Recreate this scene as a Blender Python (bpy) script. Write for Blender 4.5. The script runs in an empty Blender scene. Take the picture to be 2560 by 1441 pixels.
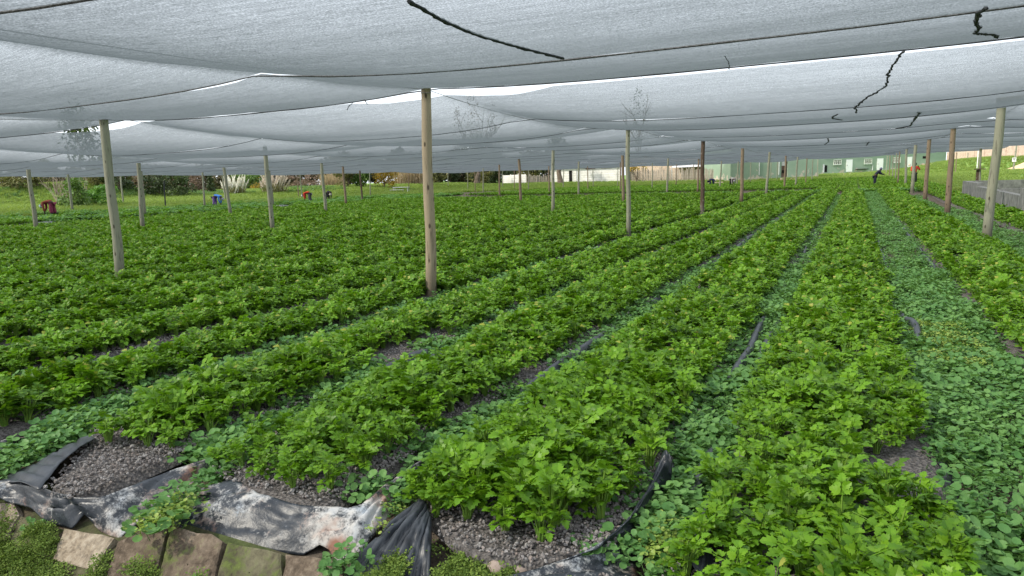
import bpy, math, random
import numpy as np
from mathutils import Vector, Matrix, Euler, noise as mnoise
random.seed(7); rng = np.random.default_rng(7)
S = bpy.context.scene
COL = S.collection

# ------------------------------------------------------------------ camera
FPX, CAMZ = 1700.0, 1.65
PITCH, ROLL, YAW = math.atan(275/1700), math.atan(0.031), math.atan((2137-1280)/1700)
FW = np.array([-math.sin(YAW)*math.cos(PITCH), math.cos(YAW)*math.cos(PITCH), -math.sin(PITCH)])
_r = np.array([math.cos(YAW), math.sin(YAW), 0.0]); _u = np.cross(_r, FW)
RT = _r*math.cos(ROLL)-_u*math.sin(ROLL); UP = _u*math.cos(ROLL)+_r*math.sin(ROLL)
cam = bpy.data.cameras.new('camera'); camo = bpy.data.objects.new('camera', cam); COL.objects.link(camo)
cam.sensor_width = 36; cam.lens = 36*FPX/2560; cam.clip_start = 0.05; cam.clip_end = 2000
camo.matrix_world = Matrix(((RT[0], UP[0], -FW[0], 0), (RT[1], UP[1], -FW[1], 0), (RT[2], UP[2], -FW[2], CAMZ), (0, 0, 0, 1)))
S.camera = camo

# ------------------------------------------------------------------ world, sun, exposure
SUN_AZ = math.atan2(-0.76, -0.72)      # compass angle from +Y towards +X
SUN_EL = math.radians(42)
wd = bpy.data.worlds.new('World'); S.world = wd; wd.use_nodes = True
nt = wd.node_tree; nt.nodes.clear()
sky = nt.nodes.new('ShaderNodeTexSky'); sky.sky_type = 'NISHITA'; sky.sun_disc = False
sky.sun_elevation = SUN_EL; sky.sun_rotation = SUN_AZ; sky.dust_density = 4.0; sky.air_density = 1.0
mixc = nt.nodes.new('ShaderNodeMix'); mixc.data_type = 'RGBA'; mixc.inputs[0].default_value = 0.62
mixc.inputs[7].default_value = (14.2, 15.2, 16.3, 1)     # thin bright cloud over the whole sky
bg = nt.nodes.new('ShaderNodeBackground'); bg.inputs[1].default_value = 0.145
wo = nt.nodes.new('ShaderNodeOutputWorld')
nt.links.new(sky.outputs[0], mixc.inputs[6]); nt.links.new(mixc.outputs[2], bg.inputs[0]); nt.links.new(bg.outputs[0], wo.inputs[0])
sun = bpy.data.lights.new('sun', 'SUN'); sun.energy = 5.0; sun.angle = math.radians(1.5); sun.color = (1, 0.94, 0.82)
suno = bpy.data.objects.new('sun', sun); COL.objects.link(suno)
sd = Vector((math.sin(SUN_AZ)*math.cos(SUN_EL), math.cos(SUN_AZ)*math.cos(SUN_EL), math.sin(SUN_EL)))
suno.rotation_euler = sd.to_track_quat('Z', 'Y').to_euler()
S.view_settings.view_transform = 'Standard'; S.view_settings.look = 'None'
S.view_settings.exposure = 0.0; S.view_settings.gamma = 1
S.render.engine = 'CYCLES'
S.cycles.max_bounces = 8; S.cycles.diffuse_bounces = 4; S.cycles.glossy_bounces = 2; S.cycles.transmission_bounces = 5
S.cycles.transparent_max_bounces = 14; S.cycles.use_denoising = True; S.cycles.caustics_reflective = False
S.cycles.sample_clamp_indirect = 6

# ------------------------------------------------------------------ small helpers
def ray(px, py):
    return FW + RT*((px-1280)/FPX) + UP*((720.5-py)/FPX)
def W(px, py, d):                      # the point seen at that pixel, d metres ahead
    v = ray(px, py)*d; return Vector((v[0], v[1], v[2]+CAMZ))
def G(px, py, z=0.0):                  # the point seen at that pixel at height z
    v = ray(px, py); t = (z-CAMZ)/v[2]; return Vector((v[0]*t, v[1]*t, z))
def link(o, parent=None):
    COL.objects.link(o)
    if parent is not None: o.parent = parent
    return o
def tag(o, label=None, cat=None, group=None, kind=None):
    if label: o['label'] = label
    if cat: o['category'] = cat
    if group: o['group'] = group
    if kind: o['kind'] = kind
    return o
def mesh(name, verts, faces, mat=None, smooth=False):
    me = bpy.data.meshes.new(name)
    me.from_pydata([tuple(v) for v in verts], [], faces)
    if mat is not None:
        for m in (mat if isinstance(mat, (list, tuple)) else [mat]): me.materials.append(m)
    if smooth: me.polygons.foreach_set('use_smooth', [True]*len(me.polygons))
    me.update(); return me
def obj(name, me, parent=None, loc=None):
    o = bpy.data.objects.new(name, me)
    if loc is not None: o.location = loc
    return link(o, parent)
def empty(name, loc, rz=0.0):
    o = bpy.data.objects.new(name, None); o.location = loc; o.rotation_euler = (0, 0, rz); o.empty_display_size = .1
    return link(o)
class MB:
    """collects shapes into one mesh"""
    def __init__(s): s.v = []; s.f = []; s.mi = []
    def add(s, vs, fs, mi=0):
        n = len(s.v); s.v += [tuple(v) for v in vs]; s.f += [tuple(i+n for i in f) for f in fs]; s.mi += [mi]*len(fs)
    def box(s, c, size, rz=0.0, mi=0, M=None):
        hx, hy, hz = size[0]/2, size[1]/2, size[2]/2
        vs = [Vector((x, y, z)) for x in (-hx, hx) for y in (-hy, hy) for z in (-hz, hz)]
        R = M if M is not None else Matrix.Rotation(rz, 3, 'Z')
        vs = [R@v+Vector(c) for v in vs]
        s.add(vs, [(0, 1, 3, 2), (4, 6, 7, 5), (0, 4, 5, 1), (2, 3, 7, 6), (0, 2, 6, 4), (1, 5, 7, 3)], mi)
    def tube(s, pts, rad, n=8, mi=0, cap=True):
        pts = [Vector(p) for p in pts]; rings = []
        if not isinstance(rad, (list, tuple)): rad = [rad]*len(pts)
        up = Vector((0, 0, 1)); vs = []
        for i, p in enumerate(pts):
            t = (pts[min(i+1, len(pts)-1)]-pts[max(i-1, 0)]).normalized()
            a = t.cross(up)
            if a.length < .1: a = t.cross(Vector((1, 0, 0)))
            a.normalize(); b = t.cross(a)
            for k in range(n):
                w = 2*math.pi*k/n; vs.append(p+a*math.cos(w)*rad[i]+b*math.sin(w)*rad[i])
        fs = [(i*n+k, i*n+(k+1) % n, (i+1)*n+(k+1) % n, (i+1)*n+k) for i in range(len(pts)-1) for k in range(n)]
        if cap: fs += [tuple(range(n)), tuple((len(pts)-1)*n+k for k in reversed(range(n)))]
        s.add(vs, fs, mi)
    def me(s, name, mat, smooth=False):
        m = mesh(name, s.v, s.f, mat, smooth)
        if any(s.mi): m.polygons.foreach_set('material_index', s.mi)
        return m
def build(mb, name, mat, parent=None, loc=None, smooth=False): return obj(name, mb.me(name, mat, smooth), parent, loc)

# ------------------------------------------------------------------ materials
class NM:
    def __init__(s, name):
        s.m = bpy.data.materials.new(name); s.m.use_nodes = True; s.t = s.m.node_tree; s.t.nodes.clear()
        s.out = s.t.nodes.new('ShaderNodeOutputMaterial')
    def n(s, typ, **kw):
        nd = s.t.nodes.new('ShaderNode'+typ)
        for k, v in kw.items():
            if k.startswith('i'): nd.inputs[int(k[1:])].default_value = v
            else: setattr(nd, k, v)
        return nd
    def l(s, a, b): s.t.links.new(a, b)
    def ramp(s, src, stops):
        r = s.n('ValToRGB'); cr = r.color_ramp
        while len(cr.elements) < len(stops): cr.elements.new(.5)
        for e, (p, c) in zip(cr.elements, stops): e.position = p; e.color = (c[0], c[1], c[2], 1) if len(c) == 3 else c
        s.l(src, r.inputs[0]); return r.outputs[0]
    def math(s, op, a, b=None, clamp=False):
        m = s.n('Math', operation=op, use_clamp=clamp)
        for i, x in enumerate((a, b)):
            if x is None: continue
            if isinstance(x, (int, float)): m.inputs[i].default_value = x
            else: s.l(x, m.inputs[i])
        return m.outputs[0]
    def mix(s, f, a, b, blend='MIX'):
        m = s.n('Mix', data_type='RGBA', blend_type=blend)
        for i, x in ((0, f), (6, a), (7, b)):
            if isinstance(x, (int, float)): m.inputs[i].default_value = x
            elif isinstance(x, tuple): m.inputs[i].default_value = (x+(1,))[:4]
            else: s.l(x, m.inputs[i])
        return m.outputs[2]
    def coord(s, scale=(1, 1, 1), kind='Object'):
        c = s.n('TexCoord'); mp = s.n('Mapping'); mp.inputs[3].default_value = scale
        s.l(c.outputs[kind], mp.inputs[0]); return mp.outputs[0]
    def world(s, scale=(1, 1, 1)):
        c = s.n('NewGeometry'); mp = s.n('Mapping'); mp.inputs[3].default_value = scale
        s.l(c.outputs['Position'], mp.inputs[0]); return mp.outputs[0]
    def noise(s, vec, scale, detail=4, rough=.6):
        n = s.n('TexNoise'); n.inputs['Scale'].default_value = scale; n.inputs['Detail'].default_value = detail; n.inputs['Roughness'].default_value = rough
        s.l(vec, n.inputs['Vector']); return n.outputs[0]
    def bump(s, h, strength=.3, dist=.01):
        b = s.n('Bump'); b.inputs['Strength'].default_value = strength; b.inputs['Distance'].default_value = dist
        s.l(h, b.inputs['Height']); return b.outputs[0]
    def pbr(s, color, rough=.8, normal=None, spec=.3, metal=0):
        p = s.n('BsdfPrincipled')
        for k, v in (('Base Color', color), ('Roughness', rough), ('Specular IOR Level', spec), ('Metallic', metal)):
            if isinstance(v, (int, float)): p.inputs[k].default_value = v
            elif isinstance(v, tuple): p.inputs[k].default_value = (v+(1,))[:4]
            else: s.l(v, p.inputs[k])
        if normal is not None: s.l(normal, p.inputs['Normal'])
        s.l(p.outputs[0], s.out.inputs[0]); return p
    def trans(s, p, color, f):
        t = s.n('BsdfTranslucent'); mx = s.n('MixShader'); mx.inputs[0].default_value = f
        if isinstance(color, tuple): t.inputs[0].default_value = (color+(1,))[:4]
        else: s.l(color, t.inputs[0])
        s.l(p.outputs[0], mx.inputs[1]); s.l(t.outputs[0], mx.inputs[2]); s.l(mx.outputs[0], s.out.inputs[0])

def simple(name, c1, c2, scale=8, rough=.85, bump=.3, bd=.01, spec=.25, stretch=(1, 1, 1), kind='Object', detail=5):
    M = NM(name); v = M.coord(stretch, kind); n = M.noise(v, scale, detail)
    col = M.ramp(n, [(.32, c1), (.68, c2)])
    M.pbr(col, rough, M.bump(n, bump, bd) if bump else None, spec); return M.m
def leafmat(name, c1, c2, tr=.35, rough=.45, patch=.7, spec=.35, tint=None):
    """leaf: random shade per leaf or plant, slow drift over the field, light coming through the blade"""
    M = NM(name); oi = M.n('ObjectInfo'); w = M.world((1, 1, 1)); big = M.noise(w, patch, 2); fine = M.noise(w, 22, 3)
    f = M.math('ADD', M.math('MULTIPLY', oi.outputs['Random'], .45), M.math('MULTIPLY', M.math('ADD', big, fine), .28))
    col = M.ramp(f, [(.2, c1), (.8, c2)])
    g = M.n('NewGeometry')
    c3 = M.mix(M.math('MULTIPLY', g.outputs['Random Per Island'], .45), col, tint or (c2[0]*1.5, c2[1]*1.15, c2[2]*.9))
    old = M.ramp(g.outputs['Random Per Island'], [(.975, (0, 0, 0)), (.985, (1, 1, 1))]); c3 = M.mix(M.math('MULTIPLY', old, .7 if name == 'celery_leaf' else 0.0), c3, (.38, .36, .07))
    p = M.pbr(c3, rough, None, spec)
    M.trans(p, M.mix(.5, c3, (c2[0]*1.6, c2[1]*1.5, c2[2]*.6)), tr); return M.m

m_celery = leafmat('celery_leaf', (.017, .075, .004), (.150, .335, .018), .27, .42, spec=.25)
m_stalk = leafmat('celery_stalk', (.10, .22, .03), (.20, .36, .07), .25, .4)
m_weed = leafmat('weed_leaf', (.055, .165, .042), (.165, .315, .085), .28, .5, 1.1, .22, tint=(.17, .33, .11))
m_weed_yellow = leafmat('pale_weed_leaf', (.14, .26, .04), (.30, .42, .10), .3, .5, 2.0)
m_grass = leafmat('grass_blade', (.085, .175, .035), (.225, .33, .08), .35, .55, .09)
m_grass_dark = leafmat('dark_grass_blade', (.05, .13, .035), (.12, .23, .07), .3, .55, .2)
m_moss = leafmat('moss', (.06, .12, .02), (.17, .27, .05), .2, .8, 5)

def ground_mat():
    M = NM('ground_soil'); w = M.world(); n1 = M.noise(w, 1.2, 6); n2 = M.noise(w, 25, 4)
    dirt = M.ramp(n2, [(.3, (.045, .036, .028)), (.7, (.14, .115, .09))])
    grass = M.ramp(n1, [(.3, (.08, .16, .035)), (.5, (.16, .27, .06)), (.66, (.23, .31, .09)), (.78, (.32, .26, .15))])
    a = M.n('Attribute', attribute_name='lawn'); f = M.math('MULTIPLY', a.outputs['Fac'], 1.0, True)
    M.pbr(M.mix(f, dirt, grass), .95, M.bump(n2, .5, .03), .15); return M.m
m_ground = ground_mat()
def gravel_mat():
    M = NM('gravel_bed'); w = M.world(); vo = M.n('TexVoronoi', feature='F1'); vo.inputs['Scale'].default_value = 55; M.l(w, vo.inputs['Vector'])
    c = M.ramp(M.noise(w, 60, 3), [(.3, (.05, .045, .042)), (.7, (.19, .175, .165))])
    M.pbr(c, .95, M.bump(vo.outputs['Distance'], .9, .015), .15); return M.m
m_gravelbed = gravel_mat()
def stone_mat():
    M = NM('gravel_stone'); oi = M.n('ObjectInfo'); c = M.ramp(oi.outputs['Random'], [(0, (.12, .105, .10)), (.45, (.23, .21, .20)), (.8, (.34, .325, .315)), (1, (.26, .20, .17))])
    n = M.noise(M.coord(), 40, 3); M.pbr(M.mix(.5, c, n, 'MULTIPLY'), .95, None, .15)
    M.pbr(M.mix(.25, c, (.2, .19, .18)), .95, M.bump(n, .4, .004), .15); return M.m
m_stone = stone_mat()
def liner_mat(name, lo, hi):
    M = NM(name); v = M.world(); big = M.noise(v, 2.6, 6, .65); n = M.noise(v, 22, 6, .7); w = M.noise(v, 5, 3)
    spk = M.noise(v, 95, 4, .7)
    dust = M.ramp(M.math('ADD', M.math('MULTIPLY', big, .55), M.math('ADD', M.math('MULTIPLY', n, .27), M.math('MULTIPLY', spk, .18))), [(lo, (0, 0, 0)), (hi, (1, 1, 1))])
    dustc = M.ramp(w, [(.35, (.36, .40, .44)), (.52, (.48, .46, .43)), (.66, (.24, .12, .08))])
    base = M.ramp(n, [(.3, (.010, .013, .018)), (.7, (.035, .043, .055))])
    col = M.mix(dust, base, dustc); p = M.pbr(col, M.ramp(dust, [(0, (.38,)*3), (1, (.85,)*3)]), M.bump(M.noise(v, 30, 5), .35, .01), .5); return M.m
m_liner = liner_mat('dusty_black_liner', .52, .60); m_liner_stain = liner_mat('stained_liner', .485, .56)
m_liner_clean = simple('clean_black_liner', (.010, .012, .016), (.05, .058, .07), 9, .42, .4, .01, .5)
def net_mat():
    M = NM('shade_net_cloth')
    v1 = M.world((.5, 42, 42)); v2 = M.world((6, 150, 150)); v3 = M.world((1, 1, 1)); v4 = M.world((.15, 9, 9))
    a = M.noise(v1, 1.0, 5, .7); b = M.noise(v2, 1.0, 2); c = M.noise(v3, 90, 2, .6); d = M.noise(v4, 1.0, 3)
    s = M.math('ADD', M.math('ADD', M.math('MULTIPLY', a, .20), M.math('MULTIPLY', b, .26)), M.math('ADD', M.math('MULTIPLY', c, .49), M.math('MULTIPLY', d, .05)))
    open_ = M.n('MapRange'); M.l(s, open_.inputs[0]); open_.inputs[1].default_value = .38; open_.inputs[2].default_value = .62
    open_.inputs[3].default_value = .44; open_.inputs[4].default_value = .76
    # holes of a weave close up when it is seen or lit at a slant
    g = M.n('NewGeometry'); dt = M.n('VectorMath', operation='DOT_PRODUCT'); M.l(g.outputs['Normal'], dt.inputs[0]); M.l(g.outputs['Incoming'], dt.inputs[1])
    cs = M.math('MAXIMUM', M.math('ABSOLUTE', dt.outputs['Value']), .06)
    T = M.math('POWER', open_.outputs[0], M.math('DIVIDE', 0.55, cs))
    dif = M.n('BsdfDiffuse'); dif.inputs[0].default_value = (.17, .20, .225, 1)
    tr = M.n('BsdfTranslucent')
    M.l(M.ramp(s, [(.36, (.070, .083, .092)), (.64, (.165, .190, .207))]), tr.inputs[0])
    m1 = M.n('MixShader'); m1.inputs[0].default_value = .6; M.l(dif.outputs[0], m1.inputs[1]); M.l(tr.outputs[0], m1.inputs[2])
    tp = M.n('BsdfTransparent'); m2 = M.n('MixShader'); M.l(T, m2.inputs[0]); M.l(m1.outputs[0], m2.inputs[1]); M.l(tp.outputs[0], m2.inputs[2])
    M.l(m2.outputs[0], M.out.inputs[0]); return M.m
m_net = net_mat()
m_cord = simple('dark_cord', (.012, .014, .018), (.05, .055, .06), 40, .9, .5)
m_seam = simple('stitched_seam_cord', (.05, .05, .05), (.16, .165, .17), 60, .9, .4)
m_wire = simple('steel_wire', (.08, .08, .08), (.18, .18, .18), 30, .6, 0)
def post_mat(name, c1, c2, dark=(.04, .03, .022)):
    M = NM(name); v = M.coord((9, 9, .8)); n = M.noise(v, 3.0, 7, .65); v2 = M.coord((1, 1, 1)); n2 = M.noise(v2, 1.7, 3)
    vk = M.coord((5.5, 5.5, 2.4)); vo = M.n('TexVoronoi', feature='F1'); vo.inputs['Scale'].default_value = 1.5; M.l(vk, vo.inputs['Vector'])
    knot = M.ramp(vo.outputs['Distance'], [(.10, (1, 1, 1)), (.17, (0, 0, 0))])
    crack = M.ramp(n, [(.36, (1, 1, 1)), (.44, (0, 0, 0))])
    c = M.mix(n2, c1, c2); c = M.mix(M.math('MULTIPLY', crack, .55), c, dark); c = M.mix(M.math('MULTIPLY', knot, .85), c, dark); zz = M.n('SeparateXYZ'); M.l(v2, zz.inputs[0]); wet = M.n('MapRange'); M.l(M.math('ADD', zz.outputs[2], M.math('MULTIPLY', n, .25)), wet.inputs[0]); wet.inputs[1].default_value = .75; wet.inputs[2].default_value = .3; wet.inputs[3].default_value = 0; wet.inputs[4].default_value = .6; c = M.mix(wet.outputs[0], c, dark)
    M.pbr(c, .9, M.bump(n, .5, .012), .2); return M.m
m_post = {'grey': post_mat('grey_green_timber', (.20, .21, .155), (.32, .31, .235)), 'tan': post_mat('tan_timber', (.27, .22, .155), (.38, .31, .22)),
          'brown': post_mat('brown_timber', (.17, .13, .09), (.27, .205, .145)), 'dark': post_mat('dark_brown_timber', (.05, .035, .027), (.13, .085, .06), (.26, .24, .20))}
def mossy():
    M = NM('mossy_concrete'); w = M.world(); a = M.noise(w, 3.2, 6, .65); b = M.noise(w, 14, 6, .7)
    c = M.ramp(b, [(.3, (.03, .024, .018)), (.55, (.09, .07, .05)), (.75, (.18, .145, .11))]); g = M.ramp(b, [(.3, (.035, .05, .018)), (.7, (.10, .12, .045))])
    M.pbr(M.mix(M.ramp(a, [(.42, (0, 0, 0)), (.56, (1, 1, 1))]), c, g), .95, M.bump(b, .8, .02), .15); return M.m
m_conc = mossy()
m_conc_light = simple('pale_concrete_slab', (.26, .21, .155), (.54, .47, .38), 3.5, .95, .5, .012)
m_rock = simple('rubble_stone', (.22, .17, .14), (.46, .38, .33), 9, .95, .6, .02)
# ------------------------------------------------------------------ terrain
ANCH = []
for px, py, d in [(0, 520, 58), (120, 522, 62), (300, 512, 66), (0, 470, 74), (120, 462, 76), (225, 457, 76), (270, 500, 66), (330, 480, 80), (430, 495, 82), (500, 488, 85), (600, 486, 84), (720, 474, 88),
                  (850, 468, 95), (1000, 464, 100), (1100, 462, 110), (1250, 463, 115), (1400, 458, 116), (1550, 454, 116), (1700, 452, 112), (1820, 449, 108), (1960, 444, 104), (2070, 438, 112), (2200, 430, 114), (2360, 419, 115),
                  (2400, 404, 112), (2480, 398, 104), (2560, 392, 96), (2450, 432, 74), (2560, 430, 62), (2380, 440, 78)]:
    p = W(px, py, d); ANCH.append((p.x, p.y, p.z))
for x, y, z in [(-5, 8, 0), (-5, 27, 0), (-11, 27, 0), (-11, 46, .03), (-5, 46, .03), (-18, 38, 0), (-25, 49, 0), (-25, 60, 0), (-12, 60, 0), (-12, 78, 0), (-5, 60, .03), (-5, 76, .05), (3, 17, 0), (3, 27, 0), (3, 46, .08), (3.2, 65, .12), (3.5, 77, .2), (3.8, 90, .25), (4, 99, .3),
                (-18, 70, 0), (-18, 83, 0), (-26, 82, 0), (-33, 73, 0), (-33, 82, 0), (-43, 76, 0), (-48, 83, .05), (-38, 47, .02), (-38, 37, .05), (-31, 27, .05), (-25, 18, .05), (-31, 17, .08), (-37, 26, .1), (-47, 28, .2), (-45, 37, .1), (-11, 8, 0), (-46, 58, .05), (-50, 52, .1), (-18, 17, .03), (0, 3, 0), (-5, 0, 0), (3, 3, 0), (10, 10, 0), (-20, 0, 0), (-40, 0, .1)]:
    ANCH.append((x, y, z))
ANCH = np.array(ANCH)
def gz(x, y):
    x = np.atleast_1d(np.asarray(x, float)); y = np.atleast_1d(np.asarray(y, float))
    out = np.empty(x.size); xf, yf = x.ravel(), y.ravel()
    for i in range(0, x.size, 20000):
        d2 = (xf[i:i+20000, None]-ANCH[None, :, 0])**2+(yf[i:i+20000, None]-ANCH[None, :, 1])**2
        w = 1/(d2+9.0)**2.2; out[i:i+20000] = (w*ANCH[:, 2]).sum(1)/w.sum(1)
    out = np.where((xf > -34) & (xf < 4.5) & (yf < 40) & (yf > -30), out*np.clip((yf-20)/20, 0, 1), out)
    return out.reshape(x.shape)
def gz1(x, y): return float(gz(x, y)[0])
NET_X0, NET_Y1 = -55.5, 98.0
def lawn_mask(x, y):
    l = np.clip((-44-x)/2+np.sin(y*.3)*.3, 0, 1)
    l = np.maximum(l, np.clip((y-89)/2, 0, 1)); l = np.maximum(l, np.clip((x-4.9)/.6, 0, 1))
    return np.maximum(l, np.clip((y-70-(x+50)*1.2)/3, 0, 1)*(x < -33))
def grid_terrain():
    def axis(a, b, fa, fb, st):
        core = list(np.arange(fa, fb, st)); lo = [fa-st*1.25**k*3 for k in range(1, 60) if fa-st*1.25**k*3 > a]; hi = [fb+st*1.25**k*3 for k in range(0, 60) if fb+st*1.25**k*3 < b]
        return np.array([a]+lo[::-1]+core+hi+[b])
    xs = axis(-900, 900, -95, 30, 1.0); ys = axis(-300, 1500, -4, 125, 1.0)
    ys = np.sort(np.unique(np.concatenate([ys, [.1, .35, .7, .95, 1.2, 1.5, 1.8, 1.86]])))
    X, Y = np.meshgrid(xs, ys); Z = gz(X, Y)
    Z = Z-0.02
    prof = np.interp(ys, [-4, .05, .5, .95, 1.5, 1.86, 1.97, 2.15], [0, 0, -1.1, -1.1, -.75, -.35, -.12, 0])
    Z += np.where(ys < 2.2, prof, 0)[:, None]
    far = np.clip((np.hypot(X, Y)-130)/400, 0, 1); Z = Z*(1-far)
    for i in range(len(ys)):
        for j in range(len(xs)):
            if Y[i, j] > 48 or X[i, j] < -44: Z[i, j] += .05*mnoise.noise(Vector((X[i, j]*.35, Y[i, j]*.35, 0)))
    nx = len(xs); vs = np.stack([X.ravel(), Y.ravel(), Z.ravel()], 1)
    fs = [(i*nx+j, i*nx+j+1, (i+1)*nx+j+1, (i+1)*nx+j) for i in range(len(ys)-1) for j in range(nx-1)]
    me = mesh('ground', vs.tolist(), fs, m_ground, True)
    at = me.attributes.new('lawn', 'FLOAT', 'POINT'); at.data.foreach_set('value', lawn_mask(X, Y).ravel().astype(np.float32))
    return tag(obj('ground', me), 'dark soil under the net turning to green lawn beyond it', None, None, 'structure')
grid_terrain()

# ------------------------------------------------------------------ scattering as one mass
def scatter(name, pts, rots, scl, idx, protos, label, parent=None):
    """one object whose points carry copies of the proto meshes"""
    c = bpy.data.collections.new(name+'_pieces')
    for k, me in enumerate(protos): c.objects.link(bpy.data.objects.new('%s_%02d' % (name, k), me))
    me = bpy.data.meshes.new(name); me.vertices.add(len(pts)); me.vertices.foreach_set('co', np.asarray(pts, np.float32).ravel())
    a = me.attributes.new('rot', 'FLOAT_VECTOR', 'POINT'); a.data.foreach_set('vector', np.asarray(rots, np.float32).ravel())
    a = me.attributes.new('scl', 'FLOAT_VECTOR', 'POINT'); s = np.asarray(scl, np.float32); s = np.repeat(s[:, None], 3, 1) if s.ndim == 1 else s
    a.data.foreach_set('vector', s.ravel())
    a = me.attributes.new('idx', 'INT', 'POINT'); a.data.foreach_set('value', np.asarray(idx, np.int32))
    o = obj(name, me, parent); ng = bpy.data.node_groups.new(name, 'GeometryNodeTree')
    ng.interface.new_socket('Geometry', in_out='INPUT', socket_type='NodeSocketGeometry'); ng.interface.new_socket('Geometry', in_out='OUTPUT', socket_type='NodeSocketGeometry')
    gi = ng.nodes.new('NodeGroupInput'); go = ng.nodes.new('NodeGroupOutput'); ip = ng.nodes.new('GeometryNodeInstanceOnPoints'); ci = ng.nodes.new('GeometryNodeCollectionInfo')
    ci.inputs[0].default_value = c; ci.inputs[1].default_value = True; ci.inputs[2].default_value = True
    ip.inputs['Pick Instance'].default_value = True
    def at(nm, ty):
        n = ng.nodes.new('GeometryNodeInputNamedAttribute'); n.data_type = ty; n.inputs[0].default_value = nm; return n.outputs[0]
    ng.links.new(gi.outputs[0], ip.inputs['Points']); ng.links.new(ci.outputs[0], ip.inputs['Instance'])
    ng.links.new(at('idx', 'INT'), ip.inputs['Instance Index']); ng.links.new(at('rot', 'FLOAT_VECTOR'), ip.inputs['Rotation']); ng.links.new(at('scl', 'FLOAT_VECTOR'), ip.inputs['Scale'])
    ng.links.new(ip.outputs[0], go.inputs[0]); md = o.modifiers.new('scatter', 'NODES'); md.node_group = ng
    return tag(o, label, None, None, 'stuff')
def rz_rots(n, tilt=.15):
    return np.stack([rng.normal(0, tilt, n), rng.normal(0, tilt, n), rng.uniform(0, 6.283, n)], 1)

# ------------------------------------------------------------------ celery
HALF = [(0, 0), (.06, .13), (.32, .10), (.38, .25), (.62, .40), (.37, .45), (.43, .66), (.23, .60), (.27, .84), (.10, .79), (0, 1.04)]
def leaflet(mb, M, size, fold, curl, r):
    outl = [(x*(1+r.uniform(-.08, .08)), y*(1+r.uniform(-.04, .04))) for x, y in HALF]
    def P(x, y): return M@Vector((x*size, y*size, size*(fold*abs(x)-curl*y*y*.5)))
    mid = [P(0, 0), P(0, .33), P(0, .62), P(0, 1.0)]
    for sgn in (1, -1):
        vs = mid+[P(sgn*x, y) for x, y in outl[1:-1]]      # 4 midrib + 9 rim
        fs = [(0, 4, 5), (0, 5, 1), (1, 5, 6), (1, 6, 7), (1, 7, 8), (1, 8, 2), (2, 8, 9), (2, 9, 10), (2, 10, 11), (2, 11, 3), (3, 11, 12)]
        if sgn < 0: fs = [f[::-1] for f in fs]
        mb.add(vs, fs)
def make_leaf(r):
    """compound blade, origin at the top of its stalk, growing along +Y"""
    mb = MB(); L = .072
    mb.tube([(0, -.01, 0), (0, L, .004), (0, L+.03, .0)], [.0028, .0022, .001], 3, 0, False)
    n = 0
    for y, s in ((.010, .060), (L*.62, .054)):
        for sg in (1, -1):
            a = sg*r.uniform(.85, 1.15)*-1; M = Matrix.Translation((0, y, .002))@Matrix.Rotation(a, 4, 'Z')@Matrix.Rotation(r.uniform(-.15, .35), 4, 'X')@Matrix.Rotation(r.uniform(-.3, .3), 4, 'Y')@Matrix.Translation((0, .012, 0))
            leaflet(mb, M, s*r.uniform(.88, 1.12), r.uniform(.15, .5), r.uniform(.2, .8), r)
    M = Matrix.Translation((0, L+.01, 0))@Matrix.Rotation(r.uniform(-.3, .2), 4, 'X')
    leaflet(mb, M, .066*r.uniform(.9, 1.15), r.uniform(.15, .45), r.uniform(.3, .9), r)
    return mb
rr = random.Random(3)
LEAVES = [make_leaf(rr) for _ in range(6)]
LEAF_ME = [l.me('leaf', m_celery) for l in LEAVES]
def plan_plant(r, n, hmin, hmax, spread):
    st = MB(); lv = []
    for k in range(n):
        az = 2*math.pi*k/n*2.4+r.uniform(-.4, .4); t = (k+.5)/n; h = r.uniform(hmin, hmax)*(1-.30*t*t); out = spread*(.15+.85*t)*r.uniform(.7, 1.2)
        d = Vector((math.cos(az), math.sin(az), 0)); b = d*.012
        tip = d*out+Vector((0, 0, h)); midp = b*.5+d*out*.35+Vector((0, 0, h*.55))
        st.tube([b, midp, tip], [.006, .0045, .003], 4, 0, False)
        pit = r.uniform(.0, 1.15)-t*.35
        M = Matrix.Translation(tip)@Matrix.Rotation(az-math.pi/2+r.uniform(-.5, .5), 4, 'Z')@Matrix.Rotation(pit, 4, 'X')@Matrix.Rotation(r.uniform(-.35, .35), 4, 'Y')@Matrix.Scale(r.uniform(.50, .76), 4)
        lv.append((r.randrange(6), M))
    return st, lv
PLANTS = [plan_plant(rr, n, .085, .185, .058) for n in (17, 18, 16, 19, 17, 18)]
STALK_ME = [p[0].me('celery_plant', m_stalk) for p in PLANTS]
def joined(p, name):
    mb = MB(); mb.add(p[0].v, p[0].f, 1)
    for li, M in p[1]: mb.add([M@Vector(v) for v in LEAVES[li].v], LEAVES[li].f, 0)
    return mb.me(name, [m_celery, m_stalk])
CEL = [joined(p, 'celery_mass') for p in PLANTS]
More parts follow.
